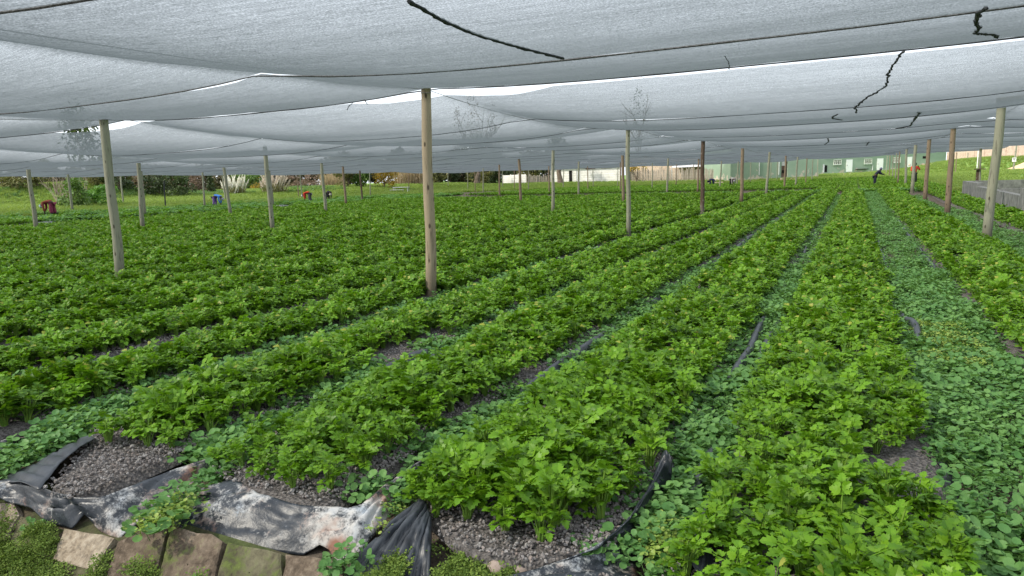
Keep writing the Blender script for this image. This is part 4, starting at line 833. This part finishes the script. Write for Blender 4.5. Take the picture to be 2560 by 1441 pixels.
# ------------------------------------------------------------------ vegetation beyond the net
def on_ground(px, py, off=.03):
    v = ray(px, py); t = 10
    while t < 200:
        if v[2]*t+CAMZ < gz1(v[0]*t, v[1]*t)+off: return t
        t *= 1.004
    return None
m_bark = simple('bark', (.10, .075, .055), (.24, .19, .15), 6, .95, .5, .03); m_barkpale = simple('pale_bark', (.26, .20, .16), (.40, .32, .26), 6, .95, .4, .03)
m_fol = {'wood': leafmat('far_wood_foliage', (.04, .045, .028), (.12, .115, .065), .15, .8, .15), 'haze': leafmat('haze_paled_twigs', (.16, .16, .15), (.28, .28, .27), .3, .9, .3), 'dark': leafmat('dark_foliage', (.022, .045, .018), (.065, .105, .04), .2, .6, .3), 'mid': leafmat('mid_foliage', (.04, .10, .025), (.11, .20, .05), .3, .6, .3), 'brown': leafmat('brownish_twigs', (.09, .07, .055), (.20, .155, .12), .1, .8, .3),  # 'haze': twig colour paled to grey, distance haze put into the colour
         'yellow': leafmat('yellow_foliage', (.18, .15, .03), (.42, .32, .06), .35, .6, .5), 'olive': leafmat('olive_foliage', (.08, .10, .035), (.18, .19, .08), .25, .7, .3), 'reed': leafmat('dry_reed', (.20, .17, .11), (.40, .345, .25), .25, .8, .3), 'bright': leafmat('bright_foliage', (.06, .17, .03), (.13, .30, .06), .3, .6, .3)}
def blades(mb, c, n, h, w, spread, rs, lean=.25):
    for _ in range(n):
        a = rs.uniform(0, 6.28); q = spread*math.sqrt(rs.random()); b = Vector(c)+Vector((q*math.cos(a), q*math.sin(a), 0)); hh = h*rs.uniform(.55, 1.05); l = rs.gauss(0, lean)*hh; l2 = rs.gauss(0, lean)*hh; d = rs.uniform(0, 3.14)
        s = Vector((math.cos(d)*w/2, math.sin(d)*w/2, 0)); m = b+Vector((l*.35, l2*.35, hh*.6)); t = b+Vector((l, l2, hh)); mb.add([b-s, b+s, m+s*.8, m-s*.8, t], [(0, 1, 2, 3), (3, 2, 4)])
def clumps(mb, cs, n, ls, rs, flat=.8):
    """leaf-sized faces through the volume of several ellipsoid clumps"""
    for _ in range(n):
        c, r = rs.choice(cs); v = Vector((rs.gauss(0, 1), rs.gauss(0, 1), rs.gauss(0, 1))).normalized()*rs.uniform(.45, 1.08)
        p = Vector((c[0]+v.x*r[0], c[1]+v.y*r[1], c[2]+v.z*r[2])); s = ls*rs.uniform(.6, 1.4); M = Euler((rs.uniform(-1, 1), rs.uniform(-1, 1), rs.uniform(0, 6.28))).to_matrix()
        mb.add([p+M@Vector((-s, 0, 0)), p+M@Vector((0, -s*.45, .1*s)), p+M@Vector((s, 0, 0)), p+M@Vector((0, s*.45, .1*s))], [(0, 1, 2, 3)])
def limbs(mb, base, h, rs, n=7, r=.12, spread=.5, lv=2, gnarl=.3):
    def grow(p, d, L, r0, lev):
        pts = [p]; q = p
        for k in range(4): d = (d+Vector((rs.gauss(0, gnarl*.5), rs.gauss(0, gnarl*.5), rs.gauss(.05, gnarl*.3)))).normalized(); q = q+d*L/4; pts.append(q)
        mb.tube(pts, [r0*(1-.16*k) for k in range(5)], 5 if lev else 7, 0, False)
        if lev < lv:
            for _ in range(3 if lev else n): i = rs.randint(1, 4); grow(pts[i], (d+Vector((rs.gauss(0, spread), rs.gauss(0, spread), rs.uniform(-.1, .6)))).normalized(), L*rs.uniform(.45, .75), r0*.5, lev+1)
    grow(Vector(base), Vector((0, 0, 1)), h*.55, r, 0)
def bush(px, py, d, w, h, mats, label, group, name='bush', n=1500, ls=.16, trunk=True, hgt0=.05, kind='bush', seed=None, nclump=14):
    rs = random.Random(seed or int(px*7+d)); dh = on_ground(px, py, 0) if d < 100 else None
    if dh and .7*d < dh < 1.3*d: d = dh
    g = W(px, py, d); z = min(g.z, gz1(g.x, g.y)) if abs(g.z-gz1(g.x, g.y)) < 1.2 else gz1(g.x, g.y); e = empty(name, (g.x, g.y, z)); tag(e, label, kind, group)
    cs = []
    for _ in range(nclump): s = rs.uniform(.22, .42); cs.append(((rs.uniform(-.5+s/2, .5-s/2)*w, rs.uniform(-.3, .3)*w*.7, h*(hgt0+(1-hgt0)*rs.uniform(.0, .82))), (s*w*.6, s*w*.55, s*h*.6)))
    mb = MB(); clumps(mb, cs, n, ls, rs); build(mb, 'crown', m_fol[mats], e)
    mb = MB(); limbs(mb, (0, 0, -.1), h*.9, rs, 6, .05*h**.6); build(mb, 'trunk', m_bark, e); return e
# left mound bushes and bare shrubs
bush(185, 520, 74, 3.2, 2.4, 'mid', 'leafy dark green bush on the mound right of the bare shrubs', None, n=1300, ls=.14, seed=2)
bush(240, 516, 76, 4.4, 1.9, 'bright', 'low spreading green bush at the right end of the mound', None, n=1500, ls=.13, seed=3)
bush(30, 475, 82, 5.0, 2.6, 'olive', 'olive brown scrub at the far left edge', None, n=1500, ls=.15, seed=4)
bush(95, 470, 84, 4.0, 3.0, 'olive', 'olive scrub behind the left bare shrub', None, n=1300, ls=.15, seed=5)
bush(235, 468, 86, 5.0, 2.8, 'olive', 'greenish brown scrub behind the mound', None, n=1300, ls=.15, seed=6)
bush(400, 488, 84, 5.0, 3.2, 'dark', 'dark bush right of the mound behind the green-grey post', None, n=2000, ls=.15, seed=7)
bush(452, 492, 80, 4.2, 3.0, 'dark', 'dense dark rounded bush behind the black metal stake', None, n=2600, ls=.13, seed=8)
bush(300, 478, 92, 6.0, 4.2, 'dark', 'dark trees behind the mound at the net edge', None, n=1800, ls=.2, name='small_tree', kind='tree', seed=9)
bush(360, 478, 95, 5.0, 4.6, 'brown', 'brown twiggy tree left of the dense dark bush', None, n=1500, ls=.16, name='small_tree', kind='tree', seed=10)
bush(480, 482, 96, 7.0, 5.0, 'brown', 'wide brown bare tree behind the dense dark bush', None, n=2200, ls=.14, name='small_tree', kind='tree', seed=11)
bush(527, 487, 90, 2.0, 3.6, 'dark', 'narrow dark conifer between bush and pampas clump', None, n=1500, ls=.12, name='conifer', kind='tree', seed=12)
bush(620, 470, 112, 7.0, 3.4, 'mid', 'mid green rounded trees behind the pampas clumps', None, n=1800, ls=.2, name='small_tree', kind='tree', seed=13)
bush(640, 466, 118, 2.8, 3.6, 'yellow', 'small yellow-orange tree behind the pinkish pampas clump', None, n=700, ls=.14, name='small_tree', kind='tree', seed=14)
bush(760, 468, 118, 7.0, 2.6, 'brown', 'low brown scrub right of the pampas clumps', None, n=1500, ls=.17, seed=15)
for i, (px, d, wd_, h, m, lb) in enumerate([(870, 98, 4.0, 3.4, 'olive', 'olive reed thicket right of the grey-brown post'), (905, 99, 3.0, 3.8, 'mid', 'green reed thicket behind the dark post')]): bush(px, 470, d, wd_, h, m, lb, None, n=1700, ls=.16, seed=20+i)
bush(962, 472, 98, 4.2, 3.3, 'yellow', 'yellow flowering shrub at the lawn edge', None, n=1500, ls=.14, seed=22)
for i, px in enumerate((145, 165, 200)):
    g = W(px, 512, on_ground(px, 512, 0) or 70); e = empty('bare_shrub', (g.x, g.y, gz1(g.x, g.y)-.1)); tag(e, ['leftmost bare pale-stemmed shrub on the mound', 'forked bare shrub at the middle of the mound', 'bare leaning shrub right of the forked one'][i], 'shrub', 'bare shrubs on the mound'); rs = random.Random(60+i)
    mb = MB(); 
    for _ in range(4): limbs(mb, (rs.uniform(-.3, .3), 0, 0), 3.6, rs, 4, .05, .35, 2, .25)
    build(mb, 'stems', m_barkpale, e)
# reeds right of the yellow shrub
m_reedstem = m_fol['reed']
for i, (px, wd_, h, lb) in enumerate([(1020, 4.0, 3.6, 'tall dry reed stand left of the centre post'), (1050, 3.4, 3.8, 'tall dry reed stand partly behind the centre post'), (830, 3.5, 2.6, 'brownish reed stand left of the grey-brown post')]):
    g = W(px, 468, 101); e = empty('reed_stand', (g.x, g.y, gz1(g.x, g.y))); tag(e, lb, 'reeds', 'reed stands along the lawn'); rs = random.Random(70+i); mb = MB(); blades(mb, (0, 0, -.1), 420, h, .07, wd_/2, rs, .22); build(mb, 'blades', m_reedstem, e)
# tall hedge of dark trees
hl = ['right behind the centre post', 'behind the reeds', 'left of the far thin posts', 'with a bare gap at its foot', 'behind the rough brown post', 'above the white precast wall', 'above the short cane fence', 'left of the old trunk']
for i, px in enumerate(range(1085, 1400, 40)):
    bush(px, 464, 118+(i % 3)*3, 5.6, 5.8 if px < 1260 else 5.0, 'dark' if i % 3 else 'olive', 'dark evergreen hedge tree '+hl[i % 8], 'hedge trees behind the lawn', n=1900, ls=.22, name='hedge_tree', kind='tree', seed=80+i, nclump=14)
rs = random.Random(300); mb = MB(); cs = []
for px in range(-120, 1460, 14):
    d = rs.uniform(124, 140); g = W(px, 466, d); zt = gz1(g.x, g.y); H = 4.6 if px < 800 else 6.5
    for _ in range(3): cs.append(((g.x+rs.uniform(-1, 1), g.y+rs.uniform(-1, 1), zt+H*rs.uniform(.05, .9)), (rs.uniform(1.2, 2.2), 1.5, rs.uniform(.8, 1.5))))
clumps(mb, cs, 42000, .42, rs); tag(build(mb, 'far_wood', m_fol['wood']), 'far-off scrubby wood closing the view behind lawn and bushes', None, None, 'stuff')
# two old trunks
for (px, py, d, lean, lb) in [(1402, 461, 106, -.35, 'old leaning tree trunk before the white shed'), (1192, 472, 108, .5, 'split grey tree trunk on the lawn before the hedge')]:
    g = W(px, py, d); rs = random.Random(int(px)); e = empty('old_tree', (g.x, g.y, gz1(g.x, g.y)-.1)); tag(e, lb, 'tree'); mb = MB(); mb.tube([(0, 0, 0), (lean*.3, 0, .8), (lean*.8, 0, 1.7), (lean*1.0, 0, 3.0), (lean, 0, 5.0)], [.62, .42, .36, .34, .26], 10)
    for s in (-1, 1): mb.tube([(lean*.8, 0, 1.9), (lean+s*.8, .2, 3.4), (lean+s*1.6, .4, 5.4)], [.2, .15, .08], 7)
    build(mb, 'trunk', m_bark, e); mb = MB(); cs = [((rs.uniform(-2, 2), rs.uniform(-1, 1), rs.uniform(4.2, 7.5)), (1.3, 1.3, .9)) for _ in range(9)]; clumps(mb, cs, 1500, .16, rs); build(mb, 'crown', m_fol['dark'], e)
g = W(1592, 448, 104); bush(1592, 452, 103, 3.6, 3.4, 'yellow', 'yellowing shrub hanging over the cane fence', None, n=500, ls=.16, hgt0=.6, seed=99)
# tall trees whose tops show through the net
for i, (px, d, h, w_, m, lb) in enumerate([(215, 105, 14.5, 9, 'dark', 'tall dark tree whose top shows in the gap by the left post'), (1150, 150, 18, 5, 'brown', 'tall bare poplar faint behind the net, left of its group'), (1185, 150, 20, 5, 'brown', 'tallest bare poplar faint behind the net'), (1235, 152, 18, 4, 'brown', 'right bare poplar faint behind the net'), (1600, 150, 21, 5.5, 'dark', 'lone tall evergreen faint behind the net, far right of the poplars')]):
    bush(px, 465, d, w_, h, m, lb, None, n=350 if d > 140 else 700, ls=.22 if d > 140 else .42, name='tall_tree', kind='tree', seed=120+i, hgt0=.3, nclump=16)
# pampas grass
m_plume = leafmat('pampas_plume_white', (.70, .68, .62), (.88, .87, .82), .12, .9, 1.0, .1, (.88, .87, .82)); m_plume2 = leafmat('pampas_plume_pink', (.58, .50, .44), (.80, .73, .66), .12, .9, 1.0, .1, (.80, .73, .66))
def plume_me(mat, rs):
    mb = MB(); L = rs.uniform(.75, 1.1); mb.tube([(0, 0, -1.3), (0, 0, 0)], .012, 4, 0, False)
    for k in range(90):
        t = rs.random(); a = rs.uniform(0, 6.28); q = .10*math.sin(math.pi*min(1, t*.9+.12))**.7; z = t*L; p = Vector((0, 0, z)); tip = Vector((q*math.cos(a), q*math.sin(a), z+.16)); s = Vector((-math.sin(a), math.cos(a), 0))*.02; mb.add([p-s, p+s, tip], [(0, 1, 2)])
    for k in range(6): a = k; mb.add([Vector((.05*math.cos(a), .05*math.sin(a), .1)), Vector((.05*math.cos(a+2), .05*math.sin(a+2), .1)), Vector((0, 0, L))], [(0, 1, 2)])
    return mb.me('plume', mat)
for px, py, d, w_, h, n, m, lb in [(588, 484, 77, 3.3, 2.5, 60, m_plume, 'pampas grass clump with white feathery plumes'), (686, 477, 79, 3.5, 2.9, 85, m_plume2, 'denser pampas grass clump with pinkish cream plumes')]:
    rs = random.Random(int(px)); g = W(px, py, d); e = empty('pampas_grass', (g.x, g.y, gz1(g.x, g.y)-.05)); tag(e, lb, 'pampas grass', 'pampas grass clumps'); PM = [plume_me(m, rs) for _ in range(4)]
    for k in range(n):
        u = rs.uniform(-1, 1); v = rs.uniform(-.6, .6); c = obj('plume', rs.choice(PM), e, (u*w_*.42, v*w_*.4, (h-1.0)*(1-.40*u*u)*rs.uniform(.5, 1.08))); c.rotation_euler = (v*.3+rs.gauss(0, .08), u*.55+rs.gauss(0, .1), 0); q = rs.uniform(.8, 1.15); c.scale = (q*1.25, q*1.25, q)
    mb = MB(); blades(mb, (0, 0, 0), 420, h*.5, .05, w_*.36, rs, .5); build(mb, 'leaves', m_fol['olive'], e)

# ------------------------------------------------------------------ lawn grass, weeds of the harvested strip
def tuft(rs, n, h, w, mat, name='grass'):
    mb = MB(); blades(mb, (0, 0, 0), n, h, w, .16, rs, .45); return mb.me(name, mat)
TU = [tuft(rr, 26, .26, .03, m_grass) for _ in range(4)]
def scat_region(n, x0, x1, y0, y1, f):
    x = rng.uniform(x0, x1, n); y = rng.uniform(y0, y1, n); k = f(x, y)&inframe(x, y, 40); return x[k], y[k]
x1_, y1_ = scat_region(95000, -90, -44, 20, 125, lambda x, y: lawn_mask(x, y) > .5); x2, y2 = scat_region(45000, -44, 40, 60, 125, lambda x, y: lawn_mask(x, y) > .5); x3, y3 = scat_region(24000, 5.3, 40, 42, 100, lambda x, y: (lawn_mask(x, y) > .5) & (np.sin(x*.8+y*.3)+np.sin(y*.55-x*.2)+rng.normal(0, .5, x.size) > -.5))
x = np.concatenate([x1_, x2, x3]); y = np.concatenate([y1_, y2, y3]); n = len(x)
scatter('grass', np.stack([x, y, gz(x, y)-.03], 1), rz_rots(n, .1), rng.uniform(.6, 1.5, n), rng.integers(0, 4, n), TU, 'bright green grass of the lawn beyond the net')
TD = [tuft(rr, 30, .5, .05, m_grass_dark, 'tall_grass') for _ in range(3)]
x, y = scat_region(6000, -85, -50, 25, 70, lambda x, y: (gz(x, y) > .7) & (x < -56) & (np.sin(x*.9+1)*np.sin(y*.7)+np.sin(x*.31+y*.5) > .1)); n = len(x)
scatter('tall_grass', np.stack([x, y, gz(x, y)-.05], 1), rz_rots(n, .15), rng.uniform(.5, 1.2, n), rng.integers(0, 3, n), TD, 'rank tall grass growing over the left mound')
BW = [weed_proto(rr, 60, .3, .28, .055, m, 'weed') for m in (m_weed, m_celery, m_weed)]
x, y = scat_region(14000, -50, -36.5, 14, 62, lambda x, y: np.array([mnoise.noise(Vector((a*.5, b*.35, 2))) for a, b in zip(x, y)]) > -.05); x4, y4 = scat_region(3500, -36, 4, 47.7, 49.4, lambda x, y: np.array([mnoise.noise(Vector((a*.4, b*.6, 5))) for a, b in zip(x, y)]) > .1)
x = np.concatenate([x, x4]); y = np.concatenate([y, y4]); n = len(x)
scatter('harvest_weeds', np.stack([x, y, gz(x, y)-.02], 1), rz_rots(n, .15), rng.uniform(.5, 1.1, n), rng.integers(0, 3, n), BW, 'weeds and leftover celery on the harvested strip where the workers pick')
for k in range(7):
    x0 = -37.2-k*1.35; mb = MB(); ys = np.linspace(19, 58, 60); vs = []
    for y in ys:
        for dx, dz in ((-.25, .02), (-.12, .07), (.1, .06), (.25, .02)): vs.append((x0+dx+.15*mnoise.noise(Vector((y*.4, k, 0))), y, gz1(x0, y)+dz+.04*mnoise.noise(Vector((y*1.7, dx*5, k)))))
    tag(obj('plastic_strip', mesh('plastic_strip', vs, [(i*4+j, i*4+j+1, i*4+j+5, i*4+j+4) for i in range(59) for j in range(3)], m_liner, True)), 'bare black plastic strip on the harvested ground by the bending workers', 'plastic strip', 'bare plastic strips on the harvested ground')

# ------------------------------------------------------------------ people
m_skin = simple('dark_skin', (.06, .035, .024), (.10, .06, .04), 3, .6, 0); m_boot = simple('black_boots', (.012, .012, .012), (.03, .03, .03), 3, .5, 0)
def cloth(name, a, b): return simple(name, a, b, 9, .9, .4, .01)
def skin_mesh(name, verts, edges, radii, mat, sub=2, root=0):
    me = bpy.data.meshes.new(name+'_skeleton'); me.from_pydata([tuple(v) for v in verts], edges, []); o = bpy.data.objects.new(name, me); COL.objects.link(o)
    sk = o.modifiers.new('s', 'SKIN'); sk.use_smooth_shade = True
    for i, r in enumerate(radii):
        d = me.skin_vertices[0].data[i]; d.radius = (r, r) if not isinstance(r, tuple) else r; d.use_root = (i == root)
    ss = o.modifiers.new('b', 'SUBSURF'); ss.levels = ss.render_levels = sub
    dg = bpy.context.evaluated_depsgraph_get(); ev = o.evaluated_get(dg); nm = bpy.data.meshes.new_from_object(ev); nm.name = name; nm.materials.clear(); nm.materials.append(mat)
    bpy.data.objects.remove(o); bpy.data.meshes.remove(me); nm.polygons.foreach_set('use_smooth', [True]*len(nm.polygons)); return nm
def person(px, py, d, heading, pose, cols, label, group='workers picking in the field', scale=1.0, skirt=False):
    dh = on_ground(px, py); d = dh if dh and .75*d < dh < 1.3*d else d; g = W(px, py, d); z = gz1(g.x, g.y); e = empty('person', (g.x, g.y, z), heading); e.scale = (scale,)*3; tag(e, label, 'person', group)
    P = pose; V = lambda k: Vector(P[k])
    pel, wai, che, nek, hed = V('pelvis'), V('waist'), V('chest'), V('neck'), V('head')
    verts = [pel, wai, che, nek, nek.lerp(hed, .5), hed]; rad = [(.15, .12), (.135, .11), (.165, .12), (.07, .07), (.095, .10), (.09, .10)]; ed = [(0, 1), (1, 2), (2, 3), (3, 4), (4, 5)]
    side = Vector((0, 1, 0)); hands = []
    for s in (1, -1):
        sh = che.lerp(nek, .5)+side*s*.17; el = V('elbowL' if s > 0 else 'elbowR'); wr = V('handL' if s > 0 else 'handR'); i = len(verts)
        verts += [sh, sh.lerp(el, .5), el, el.lerp(wr, .5), wr, wr+(wr-el).normalized()*.09]; rad += [.06, .05, .043, .038, .028, (.036, .018)]; ed += [(2, i), (i, i+1), (i+1, i+2), (i+2, i+3), (i+3, i+4), (i+4, i+5)]; hands.append((wr, (wr-el).normalized()))
        hp = pel+side*s*.09+Vector((0, 0, -.05)); kn = V('kneeL' if s > 0 else 'kneeR'); an = V('footL' if s > 0 else 'footR'); i = len(verts)
        verts += [hp, hp.lerp(kn, .5), kn, kn.lerp(an, .5), an, an+Vector((.16, 0, -.05))]; rad += [.10, .085, .065, .055, .042, (.04, .03)]; ed += [(0, i), (i, i+1), (i+1, i+2), (i+2, i+3), (i+3, i+4), (i+4, i+5)]
    obj('body', skin_mesh('body', verts, ed, rad, m_skin), e)
    # nose and fingers belong to the head and hands: small chains rooted in the body
    mb = MB(); hd = (hed-nek).normalized(); fwd = V('face') if 'face' in P else Vector((1, 0, 0)); fc = nek.lerp(hed, .62)+fwd*.095; mb.tube([fc+hd*.03, fc+fwd*.025-hd*.01, fc-hd*.02], [.008, .014, .008], 6)
    for wr, dr in hands:
        sd_ = dr.cross(Vector((.3, 0, 1))).normalized()
        for k, L in enumerate((.065, .078, .072, .055)): b = wr+dr*.085+sd_*(k-1.5)*.02; mb.tube([b, b+dr*L*.5+Vector((0, 0, -.006)), b+dr*L+Vector((0, 0, -.022))], [.009, .008, .006], 5)
        b = wr+dr*.03+sd_*.03; mb.tube([b, b+sd_*.03+dr*.03, b+sd_*.035+dr*.06], [.010, .009, .007], 5)
    build(mb, 'fingers', m_skin, e, None, True)
    # jacket
    verts = [pel+(wai-pel)*.15, wai, che, che.lerp(nek, .75)]; rad = [(.165, .135), (.16, .135), (.19, .145), (.11, .10)]; ed = [(0, 1), (1, 2), (2, 3)]
    for s in (1, -1):
        sh = che.lerp(nek, .5)+side*s*.18; el = V('elbowL' if s > 0 else 'elbowR'); wr = V('handL' if s > 0 else 'handR'); i = len(verts)
        verts += [sh, el, el.lerp(wr, .85)]; rad += [.082, .065, .05]; ed += [(2, i), (i, i+1), (i+1, i+2)]
    obj('jacket', skin_mesh('jacket', verts, ed, rad, cols[0]), e)
    verts = [pel+Vector((0, 0, .02))]; rad = [(.17, .15)]; ed = []
    for s in (1, -1):
        hp = pel+side*s*.085+Vector((0, 0, -.06)); kn = V('kneeL' if s > 0 else 'kneeR'); an = V('footL' if s > 0 else 'footR'); i = len(verts)
        verts += [hp, kn, kn.lerp(an, .75)]; rad += [.12, .085 if not skirt else .12, .06 if not skirt else .10]; ed += [(0, i), (i, i+1), (i+1, i+2)]
    obj('skirt' if skirt else 'trousers', skin_mesh('trousers', verts, ed, rad, cols[1]), e)
    for s in 'LR':
        an = V('foot'+s); obj('boot', skin_mesh('boot', [an+Vector((0, 0, .18)), an, an+Vector((.18, 0, -.045))], [(0, 1), (1, 2)], [.06, .055, (.05, .04)], m_boot, 2), e)
    # woollen hat or headscarf
    mb = MB(); c = nek.lerp(hed, .75); ax = (hed-nek).normalized(); q = ax.to_track_quat('Z', 'Y').to_matrix(); vs = []
    for k in range(6):
        ph = math.pi/2*k/5
        for j in range(14): a = 6.283*j/14; vs.append(c+q@Vector((.125*math.cos(ph)*math.cos(a), .115*math.cos(ph)*math.sin(a), .135*math.sin(ph)))-ax*.0)
    mb.add(vs, [(k*14+j, k*14+(j+1) % 14, k*14+14+(j+1) % 14, k*14+14+j) for k in range(5) for j in range(14)]); mb.tube([c-ax*.03, c+ax*.02], .13, 14); build(mb, 'hat', cols[2], e, None, True)
    return e
BENT = dict(pelvis=(0, 0, .84), waist=(.14, 0, .93), chest=(.36, 0, .90), neck=(.54, 0, .78), head=(.66, 0, .62), face=(.35, 0, -.93), elbowL=(.42, .2, .58), elbowR=(.45, -.2, .56), handL=(.44, .12, .30), handR=(.52, -.12, .30), kneeL=(.05, .11, .46), kneeR=(.0, -.11, .46), footL=(-.02, .13, .08), footR=(-.10, -.13, .08))
LEAN = dict(pelvis=(0, 0, .92), waist=(.10, 0, 1.07), chest=(.26, 0, 1.24), neck=(.38, 0, 1.38), head=(.46, 0, 1.52), face=(.9, 0, -.3), elbowL=(.42, .22, 1.05), elbowR=(.45, -.22, 1.05), handL=(.66, .12, 1.05), handR=(.66, -.1, 1.0), kneeL=(.05, .1, .48), kneeR=(.0, -.1, .48), footL=(0, .12, .08), footR=(-.06, -.12, .08))
STAND = dict(pelvis=(0, 0, .95), waist=(.02, 0, 1.10), chest=(.03, 0, 1.33), neck=(.03, 0, 1.50), head=(.05, 0, 1.68), face=(1, 0, 0), elbowL=(.12, .34, 1.18), elbowR=(.14, -.30, 1.12), handL=(.22, .20, 1.42), handR=(.34, -.12, 1.22), kneeL=(.02, .1, .5), kneeR=(.02, -.1, .5), footL=(0, .11, .08), footR=(-.02, -.11, .08))
CROUCH = dict(pelvis=(0, 0, .62), waist=(.14, 0, .74), chest=(.36, 0, .78), neck=(.54, 0, .70), head=(.68, 0, .60), face=(.4, 0, -.9), elbowL=(.45, .2, .45), elbowR=(.48, -.2, .45), handL=(.5, .12, .2), handR=(.55, -.12, .2), kneeL=(.22, .13, .42), kneeR=(.2, -.13, .4), footL=(-.05, .13, .08), footR=(-.1, -.13, .08))
RA = YAW                                                          # heading 0 looks along +X; picture right is about +26 degrees
person(134, 540, 47.5, RA+math.pi+.1, BENT, (cloth('maroon_jacket', (.16, .035, .03), (.28, .07, .05)), cloth('plum_skirt', (.15, .025, .05), (.24, .05, .09)), cloth('pale_blue_hat', (.35, .45, .52), (.5, .6, .66))), 'worker bending low in a maroon top and plum skirt with pale blue hat', skirt=True)
person(538, 519, 54, RA-.1, BENT, (cloth('blue_jacket', (.04, .14, .45), (.07, .22, .62)), cloth('violet_trousers', (.13, .08, .26), (.22, .13, .38)), cloth('grey_hat', (.28, .28, .34), (.45, .45, .52))), 'worker bending low in a bright blue jacket and violet trousers')
person(776, 507, 60, RA+math.pi, BENT, (cloth('red_jacket', (.50, .03, .02), (.65, .06, .04)), cloth('grey_trousers', (.07, .06, .08), (.13, .11, .14)), cloth('white_cap', (.5, .5, .5), (.65, .65, .65))), 'worker bending low in a red jacket and dark grey trousers')
person(820, 503, 62, RA-.9, BENT, (cloth('black_jacket', (.010, .010, .012), (.03, .03, .035)), cloth('black_trousers', (.010, .010, .012), (.03, .03, .035)), cloth('pale_headscarf', (.45, .40, .36), (.6, .55, .5))), 'worker bending low all in black with a pale headscarf, half behind a post', scale=.95)
person(2186, 466, 53.5, RA-.25, LEAN, (cloth('navy_coat', (.012, .014, .03), (.03, .034, .06)), cloth('navy_skirt', (.010, .012, .025), (.025, .03, .05)), cloth('violet_grey_scarf', (.10, .10, .17), (.18, .18, .28))), 'worker leaning forward in a dark navy coat on the wide weedy path', skirt=True, scale=.92)
person(2284, 463, 63, RA+math.pi*1.45, STAND, (cloth('red_top', (.45, .04, .025), (.6, .08, .05)), cloth('dark_apron', (.012, .016, .012), (.03, .035, .03)), cloth('black_hair', (.01, .01, .01), (.03, .03, .03))), 'worker standing in red with raised hands beside the right-hand posts', skirt=True)
person(1772, 466, 78, RA-.1, CROUCH, (cloth('navy_top', (.012, .018, .06), (.03, .04, .11)), cloth('navy_trousers', (.01, .014, .04), (.02, .03, .07)), cloth('cream_hat', (.45, .42, .36), (.6, .56, .5))), 'crouching worker in navy with a cream hat', scale=1.05)
person(1828, 468, 72, RA-1.4, BENT, (cloth('grey_top', (.20, .19, .18), (.34, .32, .30)), cloth('dark_trousers', (.015, .015, .015), (.03, .03, .03)), cloth('grey_scarf', (.25, .25, .25), (.4, .4, .4))), 'bending worker in a light grey top right of the thin post', scale=1.0)
